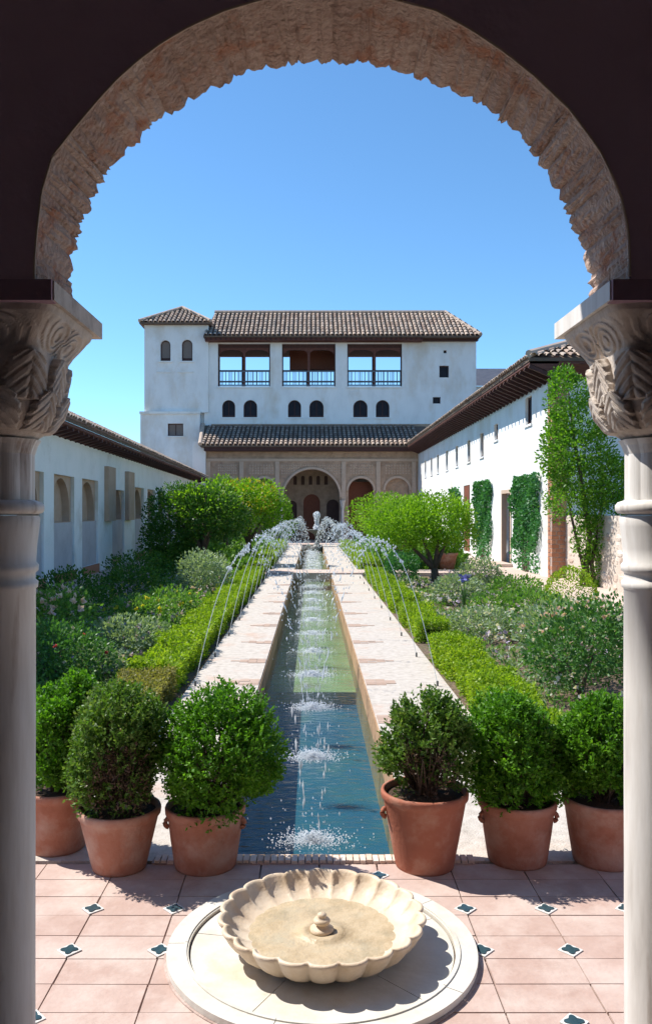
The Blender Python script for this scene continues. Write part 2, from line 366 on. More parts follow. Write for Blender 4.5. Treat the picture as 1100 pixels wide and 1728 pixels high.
# square white inserts with a dark four-lobed flower
ins = MB(); a = .049
ins.add([(-a,0,.0),(0,-a,.0),(a,0,.0),(0,a,.0),(-a,0,.004),(0,-a,.004),(a,0,.004),(0,a,.004)], [(4,5,6,7),(0,1,5,4),(1,2,6,5),(2,3,7,6),(3,0,4,7)])
im = bpy.data.meshes.new('tile_insert'); im.from_pydata(ins.v, [], ins.f); im.materials.append(M['wtile'])
st = MB(); n = 32; ring = []
for k in range(n):
    t = 2*PI*k/n; r = .028*(1+.24*math.cos(4*t)); ring.append((r*math.cos(t), r*math.sin(t), 0))
st.prism(ring, (0,0,.003)); sm_ = bpy.data.meshes.new('flower_motif'); sm_.from_pydata(st.v, [], st.f); sm_.materials.append(M['btile'])
for (x, y) in [(-.938,3.6),(-.59,3.6),(-.94,3.26),(-.59,3.26),(.653,3.6),(.998,3.6),(.655,3.26),(.998,3.26),(.31,3.93),(.87,2.80),(-.94,2.82),(1.34,3.6)]:
    o = piece(im, 'tile_insert', terr, (x, y, .0005), (1,1,1), random.uniform(-.05,.05))
    piece(sm_, 'flower_motif', o, (0,0,.0042))

# ------------------------------------------------------------------ near pavilion: arch wall, columns
NR, FR = 2.1, 2.4
near_px = [(60,476),(60,440),(64,390),(72,325),(90,265),(125,220),(165,172),(200,134),(235,103),(275,73),(320,47),(380,20),(440,2),(500,-6),(560,-9),(620,-6),(665,2),(735,20),(795,53),(850,90),(900,130),(960,187),(1010,255),(1032,300),(1046,335),(1058,390),(1060,440),(1060,476)]
far_px = [(121,512),(120,470),(122,435),(135,390),(150,350),(172,308),(200,270),(235,236),(268,203),(320,168),(380,138),(440,117),(495,108),(555,105),(610,107),(675,121),(730,140),(790,164),(835,194),(880,235),(915,283),(943,330),(960,368),(975,408),(990,445),(995,480),(995,512)]
def resample(pts, n):
    p = np.array(pts, float); s = np.r_[0, np.cumsum(np.hypot(*np.diff(p, axis=0).T))]; t = np.linspace(0, s[-1], n)
    return np.c_[np.interp(t, s, p[:,0]), np.interp(t, s, p[:,1])]
NBK = 44; PER = 7
rgn = np.random.default_rng(5)
wts = np.repeat(rgn.uniform(.55, 1.6, NBK), PER)
def resample_w(pts):
    p = resample(pts, 2001); t = np.r_[0, np.cumsum(wts)]; t = t/t[-1]*2000
    return np.c_[np.interp(t, range(2001), p[:,0]), np.interp(t, range(2001), p[:,1])]
npx = resample_w(near_px); fpx = resample_w(far_px)
nw = np.c_[(npx[:,0]-CX)/F*NR, H-(npx[:,1]-CY)/F*NR]; fw = np.c_[(fpx[:,0]-CX)/F*FR, H-(fpx[:,1]-CY)/F*FR]
arch_wall = empty('arch_wall', (0, NR, 0), 'dark interior wall framing the view with one big round arch of crumbling brick', 'wall')
def wall_with_hole(prof, d, T, grow, ztop=4.0):
    c = np.array([.05, 2.25]); pr = prof+(prof-c)*grow
    zb = 2.266
    outer = [(-3.2, zb), (pr[0,0], zb)]+[tuple(p) for p in pr]+[(pr[-1,0], zb), (3.2, zb), (3.2, ztop), (-3.2, ztop)]
    return facade(outer, [], T, d)
link('wall', wall_with_hole(nw, NR, .03, .007), M['wallin'], arch_wall)
link('outer_face', wall_with_hole(fw, FR-.035, .03, .02), M['stucco'], arch_wall)
rgn = np.random.default_rng(5)
for b in range(NBK):
    rows = 6; vs = []; nT = PER+1; bulge = rgn.uniform(.001, .008); rec = rgn.uniform(-.004, .005); rough = rgn.normal(0, .0026, (rows+1, nT))
    for r in range(rows+1):
        t = r/rows
        for i in range(nT):
            k = b*PER+i; a_ = nw[k]*(1-t)+fw[k]*t
            k0, k1 = max(k-2, 0), min(k+2, len(nw)-1); tg = fw[k1]-fw[k0]; tg /= np.linalg.norm(tg); nrm = np.array([tg[1], -tg[0]])  # towards the opening
            s = math.sin(PI*i/PER)**.6 if 0 < i < PER else 0
            amp = min(1,t*6)*.005*(s-1)+(t**1.6)*(bulge*s*1.0-.003)+(rough[r, i] if 0 < r and 0 < i < PER else 0)
            d = NR-.004+(FR-NR+rec*t+ (.006*s if r == rows else 0))*t
            vs.append((a_[0]+nrm[0]*amp, d, a_[1]+nrm[1]*amp))
    fs = [(r*nT+i, r*nT+i+1, (r+1)*nT+i+1, (r+1)*nT+i) for r in range(rows) for i in range(PER)]
    base = rows*nT; back = []
    for i in range(nT):
        k = b*PER+i; k0, k1 = max(k-2, 0), min(k+2, len(nw)-1); tg = fw[k1]-fw[k0]; tg /= np.linalg.norm(tg); nrm = np.array([tg[1], -tg[0]])
        v = vs[base+i]; vs.append((v[0]-nrm[0]*.06, v[1]-.002, v[2]-nrm[1]*.06))
    e = (rows+1)*nT
    fs += [(base+i, base+i+1, e+i+1, e+i) for i in range(PER)]
    mb = MB(); mb.add(vs, fs); mb.build('brick', M['voussoir'], arch_wall)
# thin plaster lip along the near edge of the arch
lip = MB(); n = len(nw); pts = [(nw[i,0], NR-.006, nw[i,1]) for i in range(0, n, 3)]; lip.tube(pts, .0035, 5); lip.build('plaster_lip', M['trim'], arch_wall)
# string course ends (near faces) and piers
for s, x_in, lab in ((-1, -.643, None), (1, .741, None)):
    x_out = s*3.2
    MB().box(min(x_in+s*.004, x_out), max(x_in+s*.004, x_out), NR-.012, NR+.028, 2.226, 2.278).build('string_course', M['beam'], arch_wall)
    MB().box(min(s*1.30, x_out), max(s*1.30, x_out), NR, FR, 0, 2.222).build('pier', M['wallin'], arch_wall)
    MB().box(min(x_in+s*.12, x_out), max(x_in+s*.12, x_out), NR+.03, FR-.035, 2.281, 2.31).build('infill', M['wallin'], arch_wall)
# room round the viewer
room = empty('viewing_room', (0, 0, 0), 'dark room around the viewer, seen only as shade behind the arch', 'room')
rm = MB(); rm.box(-3.3, -3.2, -1.5, FR, 0, 4.0); rm.box(3.2, 3.3, -1.5, FR, 0, 4.0); rm.box(-3.3, 3.3, -1.6, -1.5, 0, 4.0)
rm.build('wall', M['roomwall'], room); MB().box(-3.3, 3.3, -1.6, FR+.5, 4.0, 4.15).build('ceiling', M['roomwall'], room)

def superr(a, h, ex): return h/((abs(math.cos(a))**ex+abs(math.sin(a))**ex)**(1/ex))
def make_column(cx_, label):
    cy_ = 2.34
    t = empty('marble_column', (cx_, cy_, 0), label, 'column', 'columns either side of the arch')
    prof = [(.109, .16), (.109, .7), (.110, 1.2), (.110, 1.485), (.116, 1.49), (.117, 1.505), (.109, 1.512), (.109, 1.53), (.117, 1.536), (.118, 1.552), (.111, 1.56), (.113, 1.60), (.120, 1.66),
            (.122, 1.68), (.118, 1.69)]
    MB().lathe(prof, (0,0,0), 48).build('shaft', M['column'], t, world=False, smooth=True)
    MB().lathe([(.106,1.692),(.127,1.697),(.133,1.705),(.133,1.718),(.126,1.727),(.108,1.733)], (0,0,0), 48).build('ring', M['column'], t, world=False, smooth=True)
    MB().lathe([(.104,1.73),(.104,1.86),(.112,1.885),(.12,1.90)], (0,0,0), 96, fn=lambda r, z, a, i: r*(1+.035*abs(math.sin(6*a)))).build('fluted_neck', M['column'], t, world=False)
    MB().lathe([(.15,0),(.15,.05),(.14,.07),(.125,.08),(.135,.11),(.125,.14),(.109,.165)], (0,0,0), 48).build('base', M['column'], t, world=False, smooth=True)
    # leaf drum: rounded block with deeply cut leaves
    zs = [1.895+.0033*i for i in range(72)]
    def leafr(r, z, a, i):
        u = (z-1.895)/.2365
        h = np.interp(u, [0,.06,.14,.3,.75,.97,1], [.114,.128,.150,.168,.177,.178,.170]); ex = np.interp(u, [0,.12,.35,1], [2.1,2.6,3.6,4.2])
        b = superr(a, h, ex)
        add = -.010
        for row, (u0, u1, ph) in enumerate(((.10, .56, 0), (.42, .97, .5))):
            v = (u-u0)/(u1-u0)
            if not 0 <= v <= 1: continue
            f = (a*8/(2*PI)+ph) % 1-.5; wv_ = .47*(1-v**3)**.5*(1-.10*abs(math.sin(v*PI*5)))
            if abs(f) < wv_:
                e = min(1, (wv_-abs(f))/.05); hgt = e*(.010+.014*v**2)-.007*math.exp(-(f/.035)**2)*(1-v)
                hgt -= .0045*max(0, math.sin(26*v+30*abs(f)))*e
                add = max(add, hgt-.004)
        return b+add
    MB().lathe([(1, z) for z in zs], (0,0,0), 288, fn=leafr).build('leaf_drum', M['capital'], t, world=False)
    zb = [2.118+.0025*i for i in range(45)]
    def bell(r, z, a, i):
        u = (z-2.118)/.11; h = np.interp(u, [0,.12,.3,.6,.85,1], [.170,.172,.182,.205,.226,.232])
        rr = superr(a, h, 9)
        # scroll relief on the faces
        fa = ((a+PI/4) % (PI/2))/(PI/2)
        r1 = math.hypot((fa-.3)*2.2, u-.45); r2 = math.hypot((fa-.7)*2.2, u-.45); q_ = min(r1, r2)
        return rr-.003+.0032*math.tanh(3*math.sin(34*q_+3*math.atan2(u-.45, (fa-.5))))*min(1, 6*math.sin(PI*fa)*math.sin(PI*min(1, max(0, (u-.08)/.75)))) 
    MB().lathe([(1, z) for z in zb], (0,0,0), 288, fn=bell).build('bell', M['capital'], t, world=False)
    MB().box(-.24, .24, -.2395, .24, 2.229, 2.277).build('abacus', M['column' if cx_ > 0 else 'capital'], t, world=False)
    return t
make_column(-.883, 'shaded marble column with carved leaf capital on the left of the arch')
make_column(.981, 'sunlit white marble column with carved leaf capital on the right of the arch')

# ------------------------------------------------------------------ marble plate and scalloped basin
BC = Vector((.037, 3.27, 0))
pt = empty('fountain_plate', BC, 'round white marble plate set in the terracotta floor under the scalloped basin', 'fountain plate')
def wedge(r0, r1, a0, a1, z0, z1, n=20):
    mb = MB(); ring = []
    for k in range(n+1):
        a = a0+(a1-a0)*k/n; ring.append((r1*math.cos(a), r1*math.sin(a), z0))
    if r0 > .001:
        for k in range(n, -1, -1):
            a = a0+(a1-a0)*k/n; ring.append((r0*math.cos(a), r0*math.sin(a), z0))
    else: ring.append((0, 0, z0))
    mb.prism(ring, (0,0,z1-z0)); return mb
MB().lathe([(0.001,-.01),(.60,-.01),(.605,.004),(.001,.0045)], n=96).build('joint_bed', M['grout'], pt, world=False)
g_ = .004
for k in range(5):
    a0 = 2*PI*(k+.35)/5
    wedge(.0, .505, a0+.004, a0+2*PI/5-.004, .005, .016).build('marble_slab', M['marble'], pt, world=False)
    a1 = a0+.2
    wedge(.512, .595, a1+.003, a1+2*PI/5-.003, .005, .028).build('rim_stone', M['marble'], pt, world=False)
    wedge(.519, .53, a1+.003, a1+2*PI/5-.003, .028, .033).build('rim_bead', M['marble'], pt, world=False)
bs = empty('scalloped_basin', BC+Vector((0,0,.016)), 'honey coloured scalloped marble basin with a small knob at its centre', 'fountain basin')
NL = 22
def scal(r, z, a, i):
    s = abs(math.sin(NL/2*a)); k = min(1, max(0, (r-.20)/.10)); return r*(1-.058*k*(1-s**.6))
NB = NL*12
outp = [(.20,0),(.245,.004),(.285,.014),(.325,.032),(.357,.056),(.378,.082),(.390,.104),(.398,.114),(.403,.124),(.402,.130),(.396,.134),(.388,.132),(.381,.124),(.372,.108),(.355,.088),(.330,.070),(.300,.058),(.285,.055)]
MB().lathe(outp, n=NB, fn=scal).build('bowl', M['basin'], bs, world=False, smooth=True)
def bedf(r, z, a, i): return scal(r, z, a, i) if r > .3 else r
MB().lathe([(.289,.0548),(.27,.056),(.2,.055),(.13,.053),(.09,.052),(.085,.060),(.055,.061),(.05,.056),(.001,.056)], n=NB, fn=bedf).build('basin_floor', M['basin_in'], bs, world=False, smooth=True)
MB().lathe([(.045,.058),(.046,.068),(.03,.074),(.018,.079),(.016,.084),(.03,.088),(.034,.097),(.028,.106),(.015,.110),(.018,.115),(.017,.122),(.008,.127),(.001,.128)], n=32).build('knob', M['basin'], bs, world=False, smooth=True)

# ------------------------------------------------------------------ potted shrubs
def potted(px, base_y, rim_w, base_w, ph, bush, leafk, label, handles=0, tilt=0, seed=1, dmg=0, potm='terra', dryk=None):
    dfront = F*H/(base_y-CY); rb = base_w/2/F*dfront; d = dfront+rb; x = XP(px, d); rt = rim_w/2/F*(d)
    t = empty('potted_shrub', (x, d, 0), label, 'potted plant', 'potted box shrubs along the terrace edge')
    prof = [(.001,.0),(rb,.0),(rb+.003,.012),(rb+(rt-rb)*.45,ph*.45),(rt-.012,ph-.05),(rt-.010,ph-.046),(rt,ph-.034),(rt+.002,ph-.012),(rt-.002,ph),(rt-.014,ph),(rt-.02,ph-.03),(rt-.022,ph-.05)]
    MB().lathe(prof, n=48).build('pot', M[potm], t, world=False, smooth=True)
    MB().lathe([(rt-.02,ph-.03),(rt*.5,ph-.02),(.001,ph-.015)], n=24).build('soil', M['soil'], t, world=False)
    for k in range(handles):
        a = [PI+.15, -.15][k]; r = rt-.018; zc = ph*.72; hp = []
        for q_ in range(7):
            b = -PI/2+PI*q_/6; hp.append(((r+.0+.018*math.cos(b))*math.cos(a), (r+.0+.018*math.cos(b))*math.sin(a), zc+.02*math.sin(b)))
        MB().tube(hp, [.012,.012,.012,.013,.012,.012,.012], 8).build('handle', M[potm], t, world=False, smooth=True)
    x0, x1, y0, y1 = bush
    cxb = XP((x0+x1)/2, d)-x; rx = (x1-x0)/2/F*d; zt = ZP(y0, d); zb = ZP(y1, d)-.035
    # the crown's outline comes from its far and near sides, so pull the vertical radius in a little
    cz = (zt+zb)/2; rz = (zt-zb)/2
    n = 3900; r = np.random.default_rng(seed)
    D = sample_dirs(n, -.85); rad = bumpy(D, seed, .26, 16)*RNG.uniform(.30, 1.06, len(D))**.5
    ph_ = r.uniform(0, 6, 6); den = np.sin(D[:,0]*5+ph_[0])*np.sin(D[:,2]*6+ph_[1])+.6*np.sin(D[:,1]*7+D[:,0]*6+ph_[2])+.5*np.sin(D[:,2]*13+D[:,0]*9+ph_[3])
    kp = RNG.random(len(D)) < np.clip((.48 if dmg else .78)+.55*den, .05 if dmg else .16, 1); D = D[kp]; rad = rad[kp]
    if dmg: # open, dry hole in the face towards the viewer
        fx = unit(np.array([[dmg*.35, -.8, -.35]]))[0]; dd = D@fx; rad = np.where(dd > .80, rad*RNG.uniform(.35,.75,len(rad)), rad)
    c = np.array([cxb, 0, cz]); R = np.array([rx, rx*.95, rz])*.86
    B = c+D*R*rad[:,None]*.93; G = D*.8+np.array([0,0,.75])+.35*unit(RNG.normal(size=D.shape))
    V = sprigs(B, G, .055, 9, .021, .52, .9)
    dryV = None
    if dryk is not None:
        fx = unit(np.array([[dryk*.3, -.85, -.45]]))[0]; sel = (D@fx > .72) & (RNG.random(len(D)) < .75)
        V = sprigs(B[~sel], G[~sel], .055, 9, .021, .52, .9); dryV = sprigs(B[sel], G[sel], .05, 6, .017, .4, 1.0)
    o = link('foliage', np_mesh('foliage', V, 4), M[leafk], t, world=False)
    if dryV is not None: o['label'] = 'green outer foliage'; q_ = link('foliage', np_mesh('dry_foliage', dryV, 4), M['twig'], t, world=False); q_['label'] = 'dry brown foliage low on the side'
    br_ = MB()
    for k in range(80):
        dv = sample_dirs(1, -.2)[0]; e = c+dv*R*.86; s0 = np.array([random.uniform(-.03,.03), random.uniform(-.03,.03), ph-.03])
        m_ = s0*.5+e*.5+np.array([0,0,-.03]); br_.tube([s0, m_, e], [.007,.005,.0015], 4)
    br_.build('branches_or_shade_core', M['bark'], t, world=False)
    return t
potted(98, 1447, 122, 92, .31, (40,186,1138,1338), 'box', 'leftmost potted box shrub, its plain pot half hidden by the column', 0, seed=1)
potted(202, 1481, 138, 92, .29, (112,288,1158,1382), 'box_dry', 'potted box shrub with a brown dry lower side, second pot from the left', 0, seed=2, dryk=1)
potted(347, 1480, 134, 106, .29, (270,478,1160,1382), 'box', 'full green potted shrub left of the water, in a stained two handled pot', 2, seed=3)
potted(716, 1480, 146, 100, .365, (640,798,1172,1350), 'box_dry', 'sparse gappy shrub in the tall reddish pot just right of the water', 1, seed=4, dmg=-1, potm='terra_d', dryk=-.6)
potted(872, 1470, 130, 100, .30, (782,962,1146,1376), 'box', 'densest round potted shrub in a two handled pot, middle one right of the water', 2, seed=5)
potted(1018, 1472, 136, 104, .31, (940,1092,1178,1366), 'box', 'rightmost potted shrub beside the sunlit column in an orange pot', 0, seed=6)

# ------------------------------------------------------------------ far building
fb = empty('palace_building', (0, 50, 0), 'white three storey palace pavilion with balconies and tiled roofs at the end of the garden', 'building')
UD = 51.2
x0, x1 = XP(345, UD), XP(803, UD)
Z = lambda py: ZP(py, UD)
X = lambda px: XP(px, UD)
balc = [(368,456),(476,566),(586,678)]
awin = [(375,397),(411,434),(486,508),(522,546),(596,620),(634,657)]
holes = [rect(X(a), X(b), Z(652), Z(580)) for a, b in balc]
for a, b in awin: holes.append(arch(X(a), X(b), Z(704), Z(704-29)-(X(b)-X(a))/2))
sq = [(741,757,637,617),(748,753,596,591),(730,743,681,670)]
for a, b, c, d in sq: holes.append(rect(X(a), X(b), Z(c), Z(d)))
link('wall', facade(rect(x0, x1, 0, Z(572)), holes, .4, UD), M['white'], fb)
MB().box(x0+.01, x0+.4, UD+.4, UD+5.2, 0, Z(572)).build('wall', M['white'], fb)
MB().box(x1-.4, x1, UD+.4, UD+5.2, 0, Z(572)).build('wall', M['white'], fb)
# rear wall, open behind the balconies
BD = UD+4.8
rh = [rect(XP(a-4, BD), XP(b+2, BD), ZP(652, BD), ZP(598, BD)) for a, b in balc]
link('rear_wall', facade(rect(x0, x1, 0, ZP(572, UD)), rh, .4, BD), M['white'], fb)
MB().box(x0+.4, x1-.4, UD+.4, BD, Z(652)-.5, Z(652)-.02).build('loggia_floor', M['pink'], fb)
MB().box(x0+.4, x1-.4, UD+.4, BD, Z(577), Z(575)).build('loggia_ceiling', M['wood_d'], fb)
for xx in (462, 571, 690):
    MB().box(X(xx), X(xx+8), UD+.42, BD-.02, Z(652)-.02, Z(578)).build('partition_wall', M['white'], fb)
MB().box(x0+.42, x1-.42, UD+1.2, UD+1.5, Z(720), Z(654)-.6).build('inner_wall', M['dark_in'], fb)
MB().box(X(487), X(566), UD+2.4, UD+2.7, Z(612), Z(579)).build('carved_beam', M['redwood'], fb)
for a, b in balc:
    fr = MB(); xa, xb = X(a), X(b); y = UD+.14
    fr.box(xa, xa+.07, y, y+.12, Z(652), Z(580)); fr.box(xb-.07, xb, y, y+.12, Z(652), Z(580)); fr.box(xa+.07, xb-.07, y, y+.12, Z(586), Z(580))
    f = fr.build('balcony_frame', M['wood_d'], fb)
    xm = (xa+xb)/2
    MB().box(xm-.07, xm+.07, y+.005, y+.125, Z(652), Z(586)-.002).build('post', M['wood'], f)
    hw = (xb-xa)/4
    for c in (xa+.07+hw-.035, xb-.07-hw+.035):
        hh = hw-.055
        MB().add(*(lambda pts: (pts, [tuple(range(len(pts)))]))([Vector((p[0], y+.02, p[1])) for p in [(c-hh, Z(586)-.004),(c-hh, Z(598)),(c-hh+.12, Z(593)),(c-hh+.3, Z(590.5)),(c, Z(589.5)),(c+hh-.3, Z(590.5)),(c+hh-.12, Z(593)),(c+hh, Z(598)),(c+hh, Z(586)-.004)]])).build('bracket_board', M['wood'], f)
    rl = MB(); rl.box(xa+.075, xb-.075, y-.03, y+.02, Z(627), Z(625)); rl.box(xa+.075, xb-.075, y-.03, y+.02, Z(650.5), Z(648.5)); rl.box(xa+.075, xb-.075, y-.03, y+.02, Z(643.5), Z(642))
    nbar = 17
    for k in range(nbar):
        xx = xa+.1+(xb-xa-.2)*k/(nbar-1); rl.box(xx-.016, xx+.016, y-.02, y+.01, Z(648.4), Z(627.1))
    rl.build('railing', M['iron'], fb)
    rl = MB(); q0, q1 = XP(a-2, BD), XP(b, BD); rl.box(q0, q1, BD+.1, BD+.16, ZP(627,BD), ZP(624,BD)); rl.box(q0, q1, BD+.1, BD+.16, ZP(645,BD), ZP(643,BD))
    for k in range(13): xx = q0+(q1-q0)*k/12; rl.box(xx-.02, xx+.02, BD+.1, BD+.15, ZP(650,BD), ZP(627.2,BD))
    rl.build('railing', M['iron'], fb)
    MB().box((q0+q1)/2-.12, (q0+q1)/2+.12, BD+.08, BD+.3, ZP(652,BD), ZP(597,BD)).build('post', M['wood_d'], fb)
    MB().box(xa-.08, xb+.08, UD-.06, UD-.003, Z(655), Z(652)).build('sill', M['white'], fb)
def window_in(parent, hole, T_d, m='glass', frame=.06, depth=.16, sill=None, U=None, bars=True):
    """frame ring + pane in the XZ plane at distance T_d"""
    pts = np.array(hole); c = pts.mean(0); inner = [tuple(c+(p-c)*(1-frame*2/max(.2, np.ptp(pts[:,0])))) for p in pts]
    f = link('window', facade([tuple(p) for p in hole], [inner], .06, T_d+depth), M['wood_d'], parent)
    link('pane', facade(inner, [], .02, T_d+depth+.02), M[m], f)
    if bars:
        x = c[0]; MB().box(x-.018, x+.018, T_d+depth-.01, T_d+depth+.015, pts[:,1].min()+.05, pts[:,1].max()-.08).build('frame', M['wood_d'], f)
    if sill: MB().box(pts[:,0].min()-.12, pts[:,0].max()+.12, T_d-.07, T_d-.003, pts[:,1].min()-.1, pts[:,1].min()-.01).build('sill', M['white'], f)
    return f
for h in holes[3:9]: window_in(fb, h, UD, sill=True)
for h in holes[9:]: window_in(fb, h, UD, frame=.04, bars=False)
# main roof
ez, rz_ = Z(571), Z(571)+2.15; ED = UD-.75
xL, xR = X(346)+.0, XP(808, UD-.3)
rf = MB(); rd = UD+2.6
rf.add([(xL,ED,ez),(xR,ED,ez),(xR-1.6,rd,rz_),(xL+.3,rd,rz_),(xL,rd+3.2,ez),(xR,rd+3.2,ez),(xR,rd+3.2,ez-.08),(xL,rd+3.2,ez-.08),(xL,ED,ez-.08),(xR,ED,ez-.08)],
       [(0,1,2,3),(3,2,5,4),(1,5,2),(0,3,4),(8,9,6,7),(0,8,9,1),(1,9,6,5),(5,6,7,4),(4,7,8,0)])
roof = rf.build('roof', M['mortar'], fb)
slope_len = math.hypot(rd-ED, rz_-ez); sv = Vector((0, rd-ED, rz_-ez))
LU = xR-xL
tiles_joined('roof_tiles', roof, (xL, ED-.05, ez+.01), (1,0,0), sv, LU, slope_len, .27, .42, mask=lambda u, v: u < LU-1.55*v/slope_len-.05 and u > .25*v/slope_len)
tiles_joined('roof_tiles', roof, (xR+.05, ED, ez+.01), (0,1,0), (-1.6, 0, rz_-ez), rd+3.2-ED, math.hypot(1.6, rz_-ez), .27, .42, mask=lambda u, v: abs(u-(rd-ED)) < (rd-ED)*(1-v/2.7))
MB().tube([(xL+.3, rd, rz_+.06), (xR-1.6, rd, rz_+.06)], .13, 8).build('ridge', M['tile'], roof)
MB().tube([(xR, ED, ez+.1), (xR-1.6, rd, rz_+.08)], .12, 8).build('ridge', M['tile'], roof)
# wooden eave over the balconies, thinner one over the plain bay
MB().box(X(348), X(711), ED+.12, UD-.003, Z(578), ez-.083).build('eave', M['wood'], fb)
MB().box(X(711), xR-.05, UD-.35, UD-.003, ez-.2, ez-.084).build('eave', M['wood_d'], fb)
ev = MB()
for k in range(44):
    xx = X(350)+(X(708)-X(350))*k/43; ev.box(xx-.06, xx+.06, ED+.06, ED+.118, Z(577.5), ez-.083)
ev.build('rafter_ends', M['wood_d'], fb)['kind'] = 'stuff'
# tower
tw = empty('corner_tower', (XP(295, 51), 51, 0), 'square white tower with a small hipped tile roof at the left end of the palace', 'tower')
TD = 51.05; tX = lambda p: XP(p, TD); tZ = lambda p: ZP(p, TD)
th = [arch(tX(271), tX(288), tZ(609), tZ(574)-(tX(288)-tX(271))/2), arch(tX(307), tX(325), tZ(609), tZ(573)-(tX(325)-tX(307))/2)]
link('wall', facade(rect(tX(244), tX(352), tZ(696), tZ(546)), th, .4, TD), M['white'], tw)
MB().box(tX(244), tX(352), TD+.4, TD+4.4, 0, tZ(546)).build('wall', M['white'], tw)
TL = TD-.14
lh = [rect(tX(284), tX(310), tZ(736), tZ(715))]
link('lower_wall', facade(rect(tX(238), tX(338), 0, tZ(697)), lh, .52, TL), M['white'], tw)
MB().box(tX(237), tX(339), TL-.1, TD-.003, tZ(699), tZ(695)).build('ledge', M['white_l'], tw)
MB().box(tX(238), tX(246), TL+.52, TD+4.4, 0, tZ(697)).build('wall', M['white'], tw)
for h in th: window_in(tw, h, TD, 'shutter', sill=True, bars=False)
for a, b in ((264, 288),(300,327)): MB().box(tX(a), tX(b), TD-.05, TD-.003, tZ(629), tZ(627)).build('moulding', M['white_l'], tw)
window_in(tw, lh[0], TL, 'shutter', sill=True)
ax, ay, az_ = tX(299), TD+2.1, tZ(545)+1.35
a0, a1, b0, b1, tz = tX(238)-.02, tX(356), TD-.35, TD+4.6, tZ(546)
rb_ = MB(); rb_.add([(a0,b0,tz),(a1,b0,tz),(a1,b1,tz),(a0,b1,tz),(ax,ay,az_),(a0,b0,tz-.09),(a1,b0,tz-.09),(a1,b1,tz-.09),(a0,b1,tz-.09)],
 [(0,1,4),(1,2,4),(2,3,4),(3,0,4),(0,5,6,1),(1,6,7,2),(2,7,8,3),(3,8,5,0),(5,8,7,6)])
tr_ = rb_.build('roof', M['mortar'], tw)
def tri_tiles(E0, L, apex, lu, ap_u):
    E0 = Vector(E0); L = Vector(L); sv_ = Vector(apex)-(E0+L*ap_u); ln = sv_.length
    tiles_joined('roof_tiles', tr_, E0-sv_.normalized()*.05+Vector((0,0,.01)), L, sv_, lu, ln, .27, .42, mask=lambda u, v: u > ap_u*v/ln-.05 and u < lu-(lu-ap_u)*v/ln+.05)
tri_tiles((a0,b0,tz), (1,0,0), (ax,ay,az_), a1-a0, ax-a0); tri_tiles((a1,b0,tz), (0,1,0), (ax,ay,az_), b1-b0, ay-b0); tri_tiles((a0,b0,tz), (0,1,0), (ax,ay,az_), b1-b0, ay-b0)
for q_ in ((a0,b0),(a1,b0)): MB().tube([(q_[0],q_[1],tz+.1),(ax,ay,az_+.1)], .11, 8).build('ridge', M['tile'], tr_)

# portico (ground floor arcade)
PD = 48.2; pX = lambda p: XP(p, PD); pZ = lambda p: ZP(p, PD)
po = empty('arcade_portico', (0, PD, 0), 'carved stucco arcade with a large central arch and smaller arches beneath the lower tiled roof', 'portico')
ptop = pZ(757)
pcol = [(372,400),(430,462),(588,630),(650,690)]
ph_ = [arch(pX(479), pX(573), .02, pZ(792)-(pX(573)-pX(479))/2, 24)]
for a, b in pcol: ph_.append(arch(pX(a), pX(b), .02, pZ(807)-(pX(b)-pX(a))/2, 18))
outer = rect(pX(348), pX(705), 0.0, ptop)
link('wall', facade(outer, ph_, .5, PD), M['stucco'], po)
# relief panels, strips and bands
for a, b in ((366,402),(418,464),(588,632),(647,694)):
    hole = [h for h in ph_[1:] if a-8 < (h[0][0]*F/PD+CX) < b]
    MB().box(pX(a), pX(b), PD-.035, PD-.003, pZ(801), pZ(783)).build('carved_panel', M['stucco'], po)
for xx in (352,408,468,580,638,698): MB().box(pX(xx-3.5), pX(xx+3.5), PD-.07, PD-.003, 2.35, pZ(779)).build('pilaster_strip', M['trim'], po)
MB().box(pX(348), pX(705), PD-.06, PD-.003, pZ(778.6), pZ(774)).build('moulding', M['trim'], po)
def arch_rib(x0, x1, zs, d, w=.13, t=.06, n=24):
    c = (x0+x1)/2; r = (x1-x0)/2
    o_ = [(c+(r+w)*math.cos(PI*i/n), zs+(r+w)*math.sin(PI*i/n)) for i in range(n+1)]; i_ = [(c+r*1.005*math.cos(PI*i/n), zs+r*1.005*math.sin(PI*i/n)) for i in range(n, -1, -1)]
    return facade(o_+i_, [], t, d-t-.003)
for (a, b, tp) in [(479,573,792)]+[(a, b, 807) for a, b in pcol]:
    link('arch_moulding', arch_rib(pX(a), pX(b), pZ(tp)-(pX(b)-pX(a))/2, PD), M['trim'], po)
for i in range(26):   # sebka lattice in the spandrels: raised diamonds
    pass
lat = MB()
for (a, b) in ((368,400),(420,462),(590,630),(649,692)):
    for i in range(9):
        for j in range(4):
            cx_ = pX(a)+(pX(b)-pX(a))*(i+.5)/9; cz = pZ(801)+(pZ(783)-pZ(801))*(j+.5)/4; e = .05
            lat.add([(cx_-e,PD-.036,cz),(cx_,PD-.036,cz-e*1.3),(cx_+e,PD-.036,cz),(cx_,PD-.036,cz+e*1.3),(cx_,PD-.07,cz)], [(0,1,4),(1,2,4),(2,3,4),(3,0,4)])
